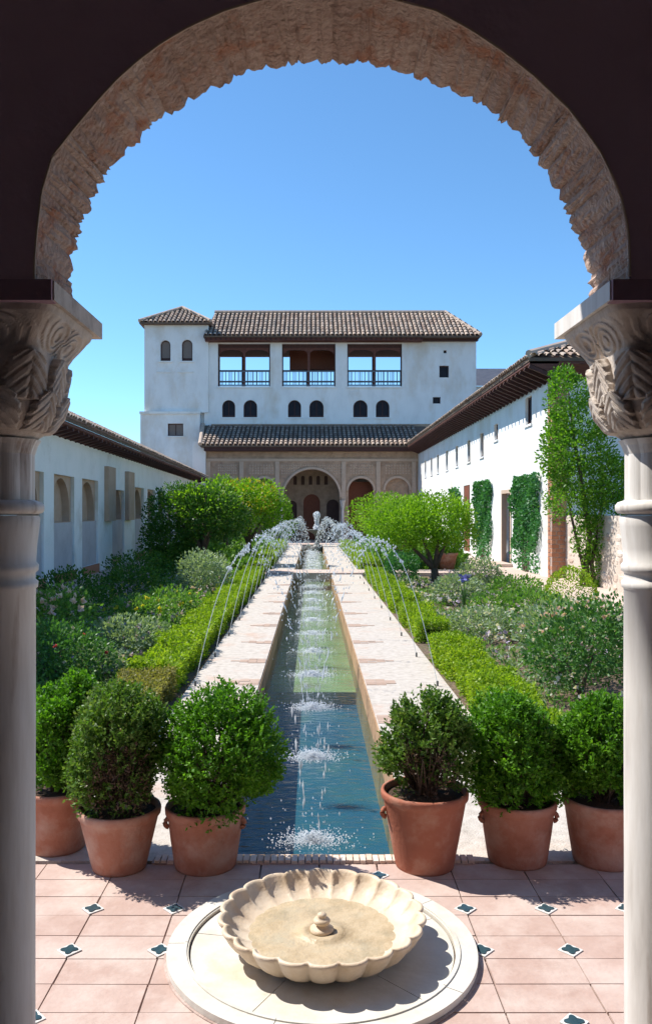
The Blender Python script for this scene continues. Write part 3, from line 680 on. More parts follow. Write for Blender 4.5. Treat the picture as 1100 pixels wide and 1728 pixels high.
for i in range(26):
    for j in range(4):
        cx_ = pX(474)+(pX(578)-pX(474))*(i+.5)/26; cz = pZ(801)+(pZ(783)-pZ(801))*(j+.5)/4
        if math.hypot(cx_-pX(526), cz-(pZ(792)-(pX(573)-pX(479))/2)) < (pX(573)-pX(479))/2+.2: continue
        e = .05; lat.add([(cx_-e,PD-.004,cz),(cx_,PD-.004,cz-e*1.3),(cx_+e,PD-.004,cz),(cx_,PD-.004,cz+e*1.3),(cx_,PD-.04,cz)], [(0,1,4),(1,2,4),(2,3,4),(3,0,4)])
lat.build('lattice_relief', M['trim'], po)['kind'] = 'stuff'
for xx in (475, 578):
    c = MB().lathe([(.14,.02),(.14,.1),(.09,.14),(.085,1.9),(.10,1.95),(.10,2.0),(.15,2.25),(.17,2.3),(.17,2.36)], (pX(xx), PD-.12, 0), 16).build('column', M['column'], po, smooth=True)
# inner wall behind the arcade
ID = 51.0; iX = lambda p: XP(p, ID); iZ = lambda p: ZP(p, ID)
ih = [arch(iX(484), iX(501), .02, iZ(845)-.3), arch(iX(512), iX(540), .02, iZ(834)-.5), arch(iX(551), iX(572), .02, iZ(843)-.37)]
for k in range(5): ih.append(arch(iX(495+k*13), iX(501+k*13), iZ(818), iZ(803)-.1))
link('inner_wall', facade(rect(x0+.45, x1-.45, .02, Z(716)), ih, .15, ID), M['stucco'], po)
for h in ih: link('pane', facade(h, [], .02, ID+.12), M['dark_in'] if h is not ih[1] else M['redwood'], po)  # all but the middle: dark sheets standing in for unlit rooms behind
MB().box(pX(586), pX(634), PD+1.2, PD+1.3, .02, pZ(812)).build('screen_door', M['redwood'], po)
link('blind_arch', facade(ph_[4], [], .05, PD+.25), M['stucco'], po)
# side wall piece at the left corner
MB().box(XP(325,PD-.2), pX(348)-.002, PD-.2, PD+3, 0, ZP(745,PD-.2)).build('corner_wall', M['white'], po)
# lower roof
le0 = Vector((XP(338, PD-.8), PD-.8, ZP(752, PD-.8))); le1x = XP(712, PD-.8)
ltz = Z(718); lrf = MB(); tz2 = le0.z
lrf.add([le0, (le1x, le0.y, tz2), (XP(718,UD), UD, ltz), (XP(343,UD), UD, ltz), (le0.x, le0.y, tz2-.07), (le1x, le0.y, tz2-.07), (le1x, UD, tz2-.07), (le0.x, UD, tz2-.07)], [(0,1,2,3),(0,4,5,1),(4,7,6,5),(0,3,7,4),(1,5,6,2)])
lroof = lrf.build('roof', M['mortar'], po)
lsv = Vector((0, UD-le0.y, ltz-tz2))
tiles_joined('roof_tiles', lroof, (le0.x, le0.y-.05, tz2+.01), (1,0,0), lsv, le1x-le0.x+.1, lsv.length-.15, .26, .42)
MB().tube([le0+Vector((0,0,.08)), (XP(343,UD), UD, ltz+.05)], .12, 8).build('ridge', M['tile'], lroof)
MB().box(pX(347), le1x, PD-.72, PD-.003, pZ(762), tz2-.073).build('eave', M['wood_d'], po)

# low dark roof beyond, between palace and right wing
rb2 = empty('rear_outbuilding', (XP(830,58), 58, 0), 'low dark tiled roof just showing between palace and right wing', 'building')
b_ = MB(); xa, xb = XP(800,57), XP(870,57); b_.box(xa, xb, 57, 62, 0, ZP(652,57)); b_.build('wall', M['white_l'], rb2)
b_ = MB(); b_.add([(xa,56.8,ZP(652,57)),(xb,56.8,ZP(652,57)),(xb,60,ZP(622,60)),(xa,60,ZP(622,60))], [(0,1,2,3)])
r2 = b_.build('roof', mat('dark_roof', [(.05,.06,.09),(.09,.10,.13)], 3, .8), rb2)

# ------------------------------------------------------------------ right wing
RX = 6.05; RN = 21.3; RF = 49.0; RT = 5.06
rw = empty('right_wing', (RX, 35, 0), 'long sunlit white wing with small high windows along the right of the garden', 'building')
wins = [(23.25,23.95,4.16,4.93),(27.5,28.05,4.08,4.60),(29.8,30.4,3.68,4.52),(32.3,32.9,3.65,4.48),(35.0,35.6,3.62,4.46),(37.6,38.2,3.6,4.45),(40.3,40.9,3.6,4.45),(42.5,43.1,3.6,4.45),(44.8,45.4,3.6,4.45)]
doors = [(25.6,26.9,.03,2.40),(32.4,33.7,.03,2.75)]
small = [(39.0,40.2,3.05,3.25)]
hl = [rect(a,b,c,d) for a,b,c,d in wins+doors]
YZ = dict(U=(0,1,0), V=(0,0,1), N=(1,0,0))
link('wall', panel(rect(RN+.35, RF, 0, RT), hl, .45, (RX,0,0), **YZ), M['white'], rw)
MB().box(RX+.4, RX+6, RN+.02, RN+.4, 0, RT).build('end_wall', M['white'], rw)
for a,b,c,d in wins:
    f = MB(); X_ = RX+.08
    f.box(X_, X_+.06, a, a+.06, c, d); f.box(X_, X_+.06, b-.06, b, c, d); f.box(X_, X_+.06, a+.06, b-.06, c, c+.06); f.box(X_, X_+.06, a+.06, b-.06, d-.06, d)
    f_ = f.build('window', M['wood_d'], rw); MB().box(X_+.03, X_+.05, a+.06, b-.06, c+.06, d-.06).build('pane', M['glass'], f_)
    MB().box(RX-.04, RX-.003, a-.06, b+.06, c-.07, c-.01).build('sill', M['white'], f_)
a,b,c,d = doors[0]
f = MB(); f.box(RX-.03, RX+.12, a-.0+.002, a+.1, c, d-.002); f.box(RX-.03, RX+.12, b-.1, b-.002, c, d-.002); f.box(RX-.03, RX+.12, a+.1, b-.1, d-.12, d-.002)
dr = f.build('door', M['trim'], rw); MB().box(RX+.2, RX+.26, a+.1, b-.1, c, d-.1).build('leaf', M['wood_d'], dr); dr['label'] = 'dark doorway between two creepers'
MB().box(RX-.35, RX-.003, a-.2, b+.2, .03, .13).build('step', M['pink'], dr)
a,b,c,d = doors[1]
dr = MB().box(RX-.03, RX+.1, a+.004, a+.12, c, d).build('door', M['redwood'], rw); dr['label'] = 'tall red brown wooden door'
for k in range(6):
    y0 = a+.13+(b-a-.14)*k/6; MB().box(RX+.02, RX+.07, y0, y0+(b-a-.14)/6-.015, c, d-.01).build('plank', M['redwood'], dr)
MB().box(RX-.4, RX-.003, a-.3, b+.3, .03, .16).build('step', M['white'], dr)
# brick quoin at the near corner
bq = bme.copy(); bq.materials.clear(); bq.materials.append(M['brick'])
qn = MB().box(RX+.008, RX+.38, RN+.012, RN+.345, 0, RT).build('quoin', M['grout'], rw)
nz = int((RT-.02)/.11)
for k in range(nz):
    z = .06+k*.11
    if k % 2: lens = [(.0,.19),(.2,.36)]
    else: lens = [(.0,.12),(.13,.30),(.31,.38)]
    for q0, q1 in lens:
        o = piece(bq, 'brick', qn, (RX+(q0+q1)/2+random.uniform(-.006,.006), RN+.08, z), ((q1-q0)-.012, .16, .088))
    piece(bq, 'brick', qn, (RX+.08+random.uniform(-.01,.006), RN+.25, z), (.17, .17, .088))
# eave: sloping boarded soffit, rafters, tiles
EX, EZ = 5.35, 5.36
sof = MB(); Y0, Y1 = RN-.55, PD-.3
sof.add([(RX+.02,Y0,RT+.0),(EX,Y0,EZ),(EX,Y0,EZ+.06),(RX+.02,Y0,RT+.5),(RX+.02,Y1,RT+.0),(EX,Y1,EZ),(EX,Y1,EZ+.06),(RX+.02,Y1,RT+.5)],
        [(0,1,2,3),(4,7,6,5),(0,4,5,1),(1,5,6,2),(2,6,7,3),(3,7,4,0)])
sof.build('eave', M['wood'], rw)
rme = MB().box(-.5,.5,-.5,.5,-.5,.5); rm_ = bpy.data.meshes.new('rafter'); rm_.from_pydata(rme.v, [], rme.f); rm_.materials.append(M['wood_d'])
rl_ = math.hypot(RX-EX, EZ-RT); ang = math.atan2(EZ-RT, -(RX-EX))
k = 0; y = Y0+.05
while y < Y1:
    o = bpy.data.objects.new('rafter', rm_); C.objects.link(o); o.parent = rw
    o.location = Vector(((RX+EX)/2-.02, y, (RT+EZ)/2-.05))-rw.location; o.scale = (rl_*.96, .09, .09); o.rotation_euler = (0, -(ang-PI), 0); o.rotation_euler.y = math.atan2(EZ-RT, RX-EX)
    y += .46
def slab(parent, E, R_, Y0, Y1, t=.08):
    D_ = R_[0]-E[0]; xe = E[0]+2*D_; q = [(E[0],Y0,E[1]),(E[0],Y1,E[1]),(R_[0],Y1,R_[1]),(R_[0],Y0+D_,R_[1]),(xe,Y1,E[1]),(xe,Y0,E[1])]
    mb = MB(); mb.add(q+[(a,b,c-t) for a,b,c in q], [(0,1,2,3),(3,2,4,5),(0,3,5),(6,11,10,7),(0,5,11,6),(1,0,6,7),(5,4,10,11),(4,2,1,7,10)]); return mb.build('roof', M['mortar'], parent)
E, R_ = (EX-.02, EZ+.14), (RX+3.0, EZ+.14+1.45)
rs = slab(rw, E, R_, Y0-.02, Y1)
rsv = Vector((R_[0]-E[0], 0, R_[1]-E[1])); D_ = R_[0]-E[0]
es = MB(); es.add([(EX,Y0,EZ),(RX+6,Y0,EZ),(RX+6,Y0,EZ+.06),(EX,Y0,EZ+.06),(RX+.02,RN+.02,RT),(RX+6,RN+.02,RT),(RX+6,RN+.02,RT+.5),(RX+.02,RN+.02,RT+.5)],
   [(0,1,2,3),(0,4,5,1),(3,2,6,7),(0,3,7,4),(1,5,6,2)]); es.build('eave', M['wood'], rw)
tiles_joined('roof_tiles', rs, (E[0], Y0-.06, E[1]+.01), (1,0,0), (0, D_, rsv.z), 2*D_, rsv.length, .2, .4, mask=lambda u, v: u > D_*v/rsv.length and u < 2*D_-D_*v/rsv.length)
MB().tube([(E[0],Y0,E[1]+.1),(R_[0],Y0+D_,R_[1]+.1)], .1, 8).build('ridge', M['tile'], rs)
# eave course as single tiles, rest joined
tm = MB(); seg = 6; r0, r1 = .088, .07
ring0 = [(r0*math.cos(PI*i/seg), 0, .03+r0*.85*math.sin(PI*i/seg)) for i in range(seg+1)]; ring1 = [(r1*math.cos(PI*i/seg), .48, r1*.85*math.sin(PI*i/seg)) for i in range(seg+1)]
in0 = [((r0-.014)*math.cos(PI*i/seg), 0, .03+(r0-.014)*.85*math.sin(PI*i/seg)) for i in range(seg+1)]
nn = seg+1
tm.add(ring0+ring1+in0, [(i,i+1,nn+i+1,nn+i) for i in range(seg)]+[(i+1,i,2*nn+i,2*nn+i+1) for i in range(seg)])
tlm = bpy.data.meshes.new('roof_tile'); tlm.from_pydata(tm.v, [], tm.f); tlm.materials.append(M['tile_o'])
def eave_course(parent, E, sv_, Y0, Y1, pitch, flip=1, xof=lambda y: 0, maxn=300, rowi=0):
    n = 0; y = Y0+pitch/2; th = math.atan2(sv_.z, abs(sv_.x)); u = sv_.normalized()
    while y < Y1 and n < maxn:
        o = bpy.data.objects.new('roof_tile', tlm); C.objects.link(o); o.parent = parent
        w_ = Vector((E[0]+xof(y), y+random.uniform(-.01,.01), E[1]+.004))+u*(-.06+random.uniform(-.015,.015)+rowi*.4)
        o.location = w_-(parent.location+(parent.parent.location if parent.parent else Vector()))
        o.rotation_euler = (th+random.uniform(-.02,.02), 0, (-PI/2 if flip > 0 else PI/2)+random.uniform(-.03,.03))
        y += pitch; n += 1
eave_course(rs, E, rsv, Y0, Y1, .2); eave_course(rs, E, rsv, Y0+.4, Y1, .2, rowi=1)
tiles_joined('roof_tiles', rs, Vector((E[0],Y0,E[1]+.005))+rsv.normalized()*.8, (0,1,0), rsv, Y1-Y0, rsv.length-.8, .2, .4, mask=lambda u, v: u > D_*(v+.8)/rsv.length)

# rubble garden wall to the right, with stones
gw = empty('rubble_wall', (6.45, 17, 0), 'rough pale rubble garden wall running towards the right hand column', 'wall')
MB().box(6.40, 6.8, 6.0, RN, 0, 1.62).build('wall', mat('rubble_mortar', [(.50,.42,.35),(.62,.54,.47)], 3, .95, .8, 18), gw)
st_ = MB(); 
ico = []
def blob(r, seed=0, n=7, m=5, sq=1):
    rr = np.random.default_rng(seed); mb = MB(); prof = []
    for i in range(m+1): a = -PI/2+PI*i/m; prof.append((max(.001, math.cos(a)), math.sin(a)))
    nz_ = rr.uniform(.8, 1.15, (m+1, n)); mb.lathe(prof, n=n, fn=lambda r_, z, a, i: r_*nz_[i, int(round(a/(2*PI)*n)) % n]); return mb
sm = []
for s in range(4):
    b_ = blob(1, s, 8, 4); me = bpy.data.meshes.new('stone'); me.from_pydata(b_.v, [], b_.f); me.materials.append(M['rubble']); sm.append(me)
n = 0; z = .1
while z < 1.6:
    y = 12.0+random.uniform(0,.3)
    while y < RN-.1 and n < 290:
        L_ = random.uniform(.14,.46)
        if random.random() < .3: y += L_; continue
        o = piece(random.choice(sm), 'stone', gw, (6.405-gw.location.x+random.uniform(-.01,.01), y+L_/2-gw.location.y, z), (random.uniform(.015,.04), L_*.5, random.uniform(.05,.105))); y += L_+.05; n += 1
    z += random.uniform(.13,.21)

# ------------------------------------------------------------------ left wing
LWs = .029
def lx(d): return -(5.0+LWs*d)
lw = empty('left_wing', (lx(12), 12, 0), 'low white arcaded wing in shade along the left of the garden', 'building')
Ud = Vector((-LWs, 1, 0)).normalized(); Nl = Vector((-1, -LWs, 0)).normalized(); kk = 1/Ud.y
O_ = Vector((lx(0), 0, 0)); fr_ = dict(U=tuple(Ud*kk), V=(0,0,1), N=tuple(Nl))
bays = []
d0 = 10.6
while d0 < 46: 
    bays.append((d0, d0+1.72)); d0 += 2.47
bays = [(a, b) for a, b in bays if b < 22.5]+[(24.0, 25.75)]+[(27.55+2.47*k, 29.27+2.47*k) for k in range(7)]
LT = 3.35; zb0 = 1.46; ztp = 2.52
special = 5
rec = []
for i, (a, b) in enumerate(bays): rec.append(rect(a, b, .35 if i != special else .15, ztp if i != special else 2.35))
link('wall', panel(rect(8, 48, .0, LT), rec, .085, O_, **fr_), M['white_l'], lw)
backh = [arch(a+.10, b-.10, zb0+.02, ztp-.06-(b-a-.20)/2, 16) for a, b in bays]
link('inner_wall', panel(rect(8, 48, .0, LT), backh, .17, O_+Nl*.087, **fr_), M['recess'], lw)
for i, (a, b) in enumerate(bays):
    q0, q1 = a+.004, b-.004
    me = panel(rect(q0, q1, .35, zb0), [], .035, O_+Nl*.046, **fr_); link('parapet', me, M['parapet'], lw)
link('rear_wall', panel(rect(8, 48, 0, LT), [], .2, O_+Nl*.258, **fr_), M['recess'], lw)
def lbox(d0, d1, w0, w1, z0, z1, name, m, parent=lw):
    mb = MB(); pts = [O_+Ud*kk*d0+Nl*w0, O_+Ud*kk*d1+Nl*w0, O_+Ud*kk*d1+Nl*w1, O_+Ud*kk*d0+Nl*w1]
    mb.prism([p+Vector((0,0,z0)) for p in pts], (0,0,z1-z0)); return mb.build(name, m, parent)
a, b = bays[special]
lbox(22.95, 23.92, -.12, -.002, 1.45, 2.95, 'doorway_pier', M['recess']); lbox(25.85, 26.85, -.12, -.002, 1.45, 2.95, 'doorway_pier', M['recess'])
# eave and roof
sof = MB(); c_ = []
for dd in (8, 47.6):
    b0 = O_+Ud*kk*dd; e = b0-Nl*.45
    c_ += [b0+Vector((0,0,LT-.0)), e+Vector((0,0,3.50)), e+Vector((0,0,3.56)), b0+Vector((0,0,3.75))]
sof.add(c_, [(0,1,2,3),(4,7,6,5),(0,4,5,1),(1,5,6,2),(2,6,7,3),(3,7,4,0)]); sof.build('eave', M['wood'], lw)
for k in range(82):
    dd = 9+k*.47; p0 = O_+Ud*kk*dd+Vector((0,0,LT+.02)); p1 = O_+Ud*kk*dd-Nl*.43+Vector((0,0,3.46))
    if k < 40 or True:
        o = bpy.data.objects.new('rafter', rm_); C.objects.link(o); o.parent = lw; o.location = (p0+p1)/2-lw.location; o.scale = ((p1-p0).length, .09, .08)
        dv = p1-p0; o.rotation_euler = (0, -math.atan2(dv.z, math.hypot(dv.x, dv.y)), math.atan2(dv.y, dv.x))
mb = MB(); e0 = [O_+Ud*kk*dd-Nl*.47+Vector((0,0,3.64)) for dd in (8, 47.6)]; e1 = [O_+Ud*kk*dd+Nl*2.3+Vector((0,0,4.98)) for dd in (8, 47.6)]
mb.add([e0[0],e0[1],e1[1],e1[0]]+[p-Vector((0,0,.08)) for p in (e0[0],e0[1],e1[1],e1[0])], [(0,1,2,3),(4,7,6,5),(0,4,5,1),(3,2,6,7),(0,3,7,4),(1,5,6,2)])
lr = mb.build('roof', M['mortar'], lw)
svl = (e1[0]-e0[0])
eave_course(lr, (0, 3.645), Vector((-abs(svl.x), 0, svl.z)), 8.2, 47.4, .2, flip=-1, xof=lambda y: lx(y)+.47)
tiles_joined('roof_tiles', lr, e0[0]+Vector((0,0,.005))+svl.normalized()*.4, Ud, svl, 39.6, svl.length-.4, .2, .4)
lbox(8, 46, -.9, -.003, 0, .13, 'ledge', M['pink'])
for i, (a, b) in enumerate(bays): lbox(a+.03, b-.03, -.05, .05, .131, .348, 'brick_step', M['brick']) if i != special else None

# ------------------------------------------------------------------ hedges
def hedge(x0, x1, y0, y1, h, m, label, dens=2600, ls=.03, seed=1, rag=.03):
    t = empty('box_hedge', ((x0+x1)/2, (y0+y1)/2, Zg), label, 'hedge', 'clipped box hedges along the channel paths')
    z0 = Zg; A = [(x1-x0)*(y1-y0), h*(y1-y0), h*(y1-y0), h*(x1-x0), h*(x1-x0)]; Ps = []; Ds = []
    for k, a in enumerate(A):
        n = int(a*dens); u, v = RNG.random(n), RNG.random(n); inn = RNG.uniform(-.06, .0, n)
        if k == 0: p = np.c_[x0+u*(x1-x0), y0+v*(y1-y0), z0+h+inn]; d = np.tile([0,0,1.], (n,1))
        elif k in (1,2): s = -1 if k == 1 else 1; p = np.c_[(x0 if s < 0 else x1)-s*(-inn), y0+u*(y1-y0), z0+v*h]; d = np.tile([s,0,.4], (n,1))
        else: s = -1 if k == 3 else 1; p = np.c_[x0+u*(x1-x0), (y0 if s < 0 else y1)-s*(-inn), z0+v*h]; d = np.tile([0,s,.4], (n,1))
        Ps.append(p); Ds.append(d)
    p = np.concatenate(Ps); d = np.concatenate(Ds)
    wob = rag*(np.sin(p[:,1]*3.1+seed)+np.sin(p[:,1]*7.7+seed*2+p[:,0]*9)*.6+np.sin(p[:,1]*17+seed)*.4)
    p[:,2] += wob*(p[:,2]-z0)/h; p[:,0] += np.where(np.abs(d[:,0])>.5, wob*d[:,0]*.8, 0)
    V = sprigs(p-d*.015, d+.6*unit(RNG.normal(size=p.shape)), ls*1.3, 3, ls, .6, .9)
    V = V-np.tile(np.array(t.location), (len(V), 1))
    link('foliage', np_mesh('hedge_foliage', V, 4), m, t, world=False)
    MB().box(x0+.07, x1-.07, y0+.07, y1-.07, z0, z0+h-.09).build('branches_or_shade_core', mat('hedge_shade', [(.02,.03,.008),(.03,.045,.012)], 20, 1), t)  # solid core, its near-black green stands in for shade inside the hedge
hedge(-1.76, -1.31, 5.45, 8.0, .26, M['hedge_dry'], 'nearest left box hedge with a faded brownish top behind the pots', 3200, .026, 1)
hedge(-1.76, -1.31, 8.1, 22.4, .27, M['hedge'], 'long bright yellow green box hedge left of the channel', 1500, .034, 2, .035)
hedge(-1.85, -1.32, 24.6, 42.5, .30, M['hedge'], 'far left box hedge beyond the cross path', 420, .06, 3, .04)
hedge(1.42, 1.80, 5.45, 10.3, .29, M['hedge'], 'nearest right box hedge running up behind the pots', 3000, .028, 4, .035)
hedge(1.42, 1.80, 11.2, 13.7, .27, M['hedge'], 'short right box hedge between two gaps', 1900, .034, 5, .035)
hedge(1.42, 1.80, 14.4, 22.4, .27, M['hedge'], 'right box hedge just before the cross path', 1200, .04, 6, .04)
hedge(1.42, 1.9, 24.6, 42.5, .30, M['hedge'], 'far right box hedge beyond the cross path', 420, .06, 7, .04)

# ------------------------------------------------------------------ trees, shrubs, climbers
def crown(blobs, n, ls, asp=.55, up=.35, seed=3, fill=.3, wild=.9):
    out = []; W = np.array([b[3]*b[4] for b in blobs]); W = W/W.sum()
    for i, (cx_, cy_, cz, rx, rz, *ry) in enumerate(blobs):
        m = int(n*W[i]); D = sample_dirs(m, -.9); rad = bumpy(D, seed+i, .34, 26)*RNG.uniform(fill, 1.05, len(D))**.5
        p = np.array([cx_,cy_,cz])+D*np.array([rx, ry[0] if ry else rx, rz])*rad[:,None]
        out.append(leaves(p, D+np.array([0,0,up])+wild*unit(RNG.normal(size=D.shape)), ls, asp))
    return np.concatenate(out)
def plant(name, loc, blobs, n, ls, m, label, cat, trunk=None, group=None, fl=None, asp=.55, seed=3, fill=.3, up=.35, extra=None):
    t = empty(name, loc, label, cat, group)
    link('crown' if trunk else 'foliage', np_mesh('leaves', crown(blobs, n, ls, asp, up, seed, fill), 4), m, t, world=False)
    if extra: link('crown', np_mesh('leaves', crown(extra[0], extra[1], ls, asp, up, seed+9, .9), 4), extra[2], t, world=False)['label'] = 'orange tipped new growth'
    if trunk:
        mb = MB()
        for pts, rad in trunk: mb.tube(pts, rad, 7)
        mb.build('trunk', M['bark'], t, world=False, smooth=True)
    if fl:   # flower heads: list (material, count, size)
        for fm, cnt, fs in fl:
            for q_ in range(cnt):
                b = random.choice(blobs); D = sample_dirs(1, -.1)[0]; D = unit(np.array([D+np.array([0,-.55,.35])]))[0]
                p = np.array(b[:3])+D*np.array([b[3], b[5] if len(b) > 5 else b[3], b[4]])*random.uniform(.9,1.08)
                k = 9; link('flower', np_mesh('flower', leaves(np.tile(p,(k,1)), D+.9*unit(RNG.normal(size=(k,3))), fs, .85), 4), fm, t, world=False)
    return t
def limbs(base_r, forks, h0):
    tr = [([(0,0,-.05),(0.02,0,h0*.5),(0,0,h0)], [base_r*1.15, base_r, base_r*.8])]
    for (x, y, z) in forks: tr.append(([(0,0,h0*.92),(x*.45,y*.45,h0+(z-h0)*.45),(x,y,z)], [base_r*.65, base_r*.42, base_r*.12]))
    return tr
# left trees
plant('shade_tree', (-3.05, 23.6, Zg), [(-.7,.1,1.5,.85,.88),(.2,0,1.7,.78,.7),(-.9,-.2,.8,.7,.7),(.7,.1,1.55,.5,.55),(-.2,.2,2.05,.7,.42)], 15000, .085, M['tree_dark'],
      'dark dense broad tree on the left in front of the shaded wing', 'tree', limbs(.13, [(-.8,0,1.6),(.5,.1,1.9),(.1,-.2,2.2),(-.3,.4,1.9)], .75), extra=([(0,-.1,2.05,.9,.5)], 700, M['tree_lime']))
plant('shade_tree', (-2.05, 27.2, Zg), [(-.7,0,1.95,.9,.8),(.35,0,1.85,.8,.8),(1.0,0,1.5,.5,.6),(-.1,.2,2.2,.8,.5)], 11000, .085, M['tree_lime'],
      'lighter spreading tree with orange tipped leaves left of the fountain', 'tree', limbs(.11, [(-.6,0,1.8),(.6,.1,1.8),(.1,-.2,2.2)], .8), extra=([(-.3,-.2,2.2,1.0,.5)], 900, M['orange_tip']))
plant('shade_tree', (-3.4, 33, Zg), [(0,0,1.8,1.3,1.0),(-.9,0,1.4,.8,.8)], 4200, .10, M['tree_dark'], 'small dark tree farther back on the left, mostly hidden', 'tree', limbs(.11, [(-.6,0,1.6),(.6,.1,1.7)], .8))
# right trees
plant('garden_tree', (2.82, 19.5, Zg), [(-.75,0,1.45,.62,.48),(0,0,1.60,.75,.52),(.45,.1,1.45,.55,.52),(-1.15,0,1.35,.38,.38),(-.3,.1,1.2,.6,.35)], 14000, .065, M['tree_lime'],
      'bright lime green spreading tree with forked trunk right of the channel', 'tree', limbs(.10, [(-.9,0,1.3),(-.4,.1,1.5),(.4,0,1.3),(.15,-.1,1.6)], .45))
plant('garden_tree', (2.55, 24.9, Zg), [(-.5,0,1.65,.85,.55),(.5,0,1.6,.8,.55)], 5000, .075, M['tree_lime'], 'second lime green tree just behind the forked one', 'tree', limbs(.11, [(-.6,0,1.4),(.6,0,1.4)], .6))
plant('garden_tree', (3.0, 31, Zg), [(0,0,1.6,1.1,.7),(.8,0,1.5,.7,.5)], 3000, .10, M['tree_lime'], 'small round tree farther back on the right', 'tree', limbs(.1, [(-.5,0,1.4),(.5,0,1.4)], .7))
# big climber by the rubble wall
cl = [(.0,0,4.35,.42,.55),(.35,0,3.75,.62,.55),(.2,0,3.1,.72,.6),(.55,0,2.5,.72,.6),(.15,0,1.95,.60,.42),(.75,-.1,1.75,.45,.6),(.5,-.1,1.15,.34,.45),(-.22,0,3.1,.3,.8),(-.1,0,4.7,.25,.3),(.55,-.05,.55,.2,.5),(1.0,0,2.4,.35,.5)]
ct = [([(.45,0,-.05),(.42,.02,.5),(.5,0,1.2),(.35,0,2.2),(.15,0,3.4),(0,0,4.6)], [.08,.07,.06,.05,.035,.012]), ([(.62,0,-.05),(.55,.03,.6),(.72,0,1.5),(.8,0,2.4)], [.06,.05,.04,.015]), ([(.3,.05,-.05),(.35,0,.5),(.1,0,1.6),(-.1,0,2.6)], [.04,.035,.03,.012])]
plant('climbing_shrub', (5.72, 18.9, Zg), cl, 17000, .075, M['climber'], 'tall bright green climbing shrub rising past the eave at the end of the right wing', 'climbing plant', ct, seed=21)
plant('topiary_ball', (4.36, 14.2, Zg), [(0,0,.38,.33,.36)], 3200, .04, M['hedge'], 'small bright round clipped ball on the right, beside the wall path', 'shrub', fill=.75)
# creepers trained flat on the right wing
def creeper(y0, y1, z1, label, n=5200, seed=0, z0=.05, w_=.16):
    t = empty('wall_creeper', (RX, (y0+y1)/2, 0), label, 'climbing plant', 'creepers trained on the right wing')
    u = RNG.random(n); v = RNG.random(n)**.8
    y = y0+(y1-y0)*u; z = z0+(z1-z0)*v
    edge = .12*np.sin(z*5+seed)+.06*np.sin(z*13+seed)
    keep = (y+edge > y0+.1) & (y+edge < y1-.05) & ((z > .7) | (RNG.random(n) < .35))
    y, z = y[keep], z[keep]; n = len(y); x = RX-.02-RNG.random(n)*w_*(.5+.5*np.sin(z*4+y*3))
    p = np.c_[x, y, z]-np.array(t.location); V = leaves(p, np.array([-.8,0,-.1])+.9*unit(RNG.normal(size=(n,3))), .085, .8)
    link('foliage', np_mesh('creeper_leaves', V, 4), M['ivy'], t, world=False)
    mb = MB()
    for k in range(5):
        yy = (y0+y1)/2+random.uniform(-.3,.3); pts = [(-.05, yy-(y0+y1)/2, .0)]
        for q_ in range(1,6): pts.append((-.04, yy-(y0+y1)/2+random.uniform(-.15,.15)*q_/2, z1*.9*q_/5))
        mb.tube([(p_[0], p_[1], p_[2]) for p_ in pts], [.03,.026,.022,.018,.012,.006], 5)
    mb.build('stems', M['bark'], t, world=False)
creeper(22.2, 25.2, 2.72, 'nearest broad creeper on the right wing beside the brick corner', 6500, 1)
creeper(28.2, 31.1, 2.78, 'middle creeper on the right wing between the two doors', 6000, 2)
creeper(34.2, 36.6, 2.7, 'farthest narrow creeper on the right wing beyond the red door', 3800, 3)

# low ground cover of the beds
def cover(name, x0, x1, y0, y1, n, ls, m, hmax, seed, thr=.0):
    r = np.random.default_rng(seed); x = x0+(x1-x0)*r.random(n*2); t_ = r.random(n*2); y = y0+(y1-y0)*t_**1.4
    f = np.sin(x*2.3+seed)+np.sin(y*1.7+seed*1.3)+np.sin(x*5.1-y*3.3+seed)*.7+np.sin(x*9+y*7)*.3
    k = f > thr; x, y, f = x[k][:n], y[k][:n], f[k][:n]
    z = Zg+r.random(len(x))*hmax*np.clip((f-thr)/1.5+.25, .15, 1)
    s = ls*(.6+y/22.)
    V = leaves(np.c_[x,y,z], np.array([0,0,.8])+.9*unit(r.normal(size=(len(x),3))), s, .4)
    o = link(name, np_mesh(name, V, 4), m); o['kind'] = 'stuff'; return o
tag(cover('ground_cover', -4.6, -1.85, 5.3, 22.6, 14000, .07, M['green'], .24, 1, -.1), 'mixed green leaves filling the left bed', 'ground cover')
tag(cover('ground_cover', -4.6, -1.85, 5.5, 22.6, 7000, .065, M['grey'], .28, 2, .7), 'grey green leaves scattered in the left bed', 'ground cover')
tag(cover('ground_cover', 1.9, 4.7, 5.3, 22.6, 9000, .055, M['green'], .15, 3, .2), 'mixed green leaves filling the right bed', 'ground cover')
tag(cover('ground_cover', 1.9, 4.7, 7.5, 22.6, 9000, .055, M['grey'], .18, 4, .4), 'grey green leaves scattered in the right bed', 'ground cover')
tag(cover('ground_cover', -5, -1.9, 24.5, 43, 9000, .11, M['green'], .6, 5, -.4), 'leafy planting in the far left bed', 'ground cover')
tag(cover('ground_cover', 1.95, 4.7, 24.5, 43, 9000, .11, M['green'], .55, 6, -.4), 'leafy planting in the far right bed', 'ground cover')
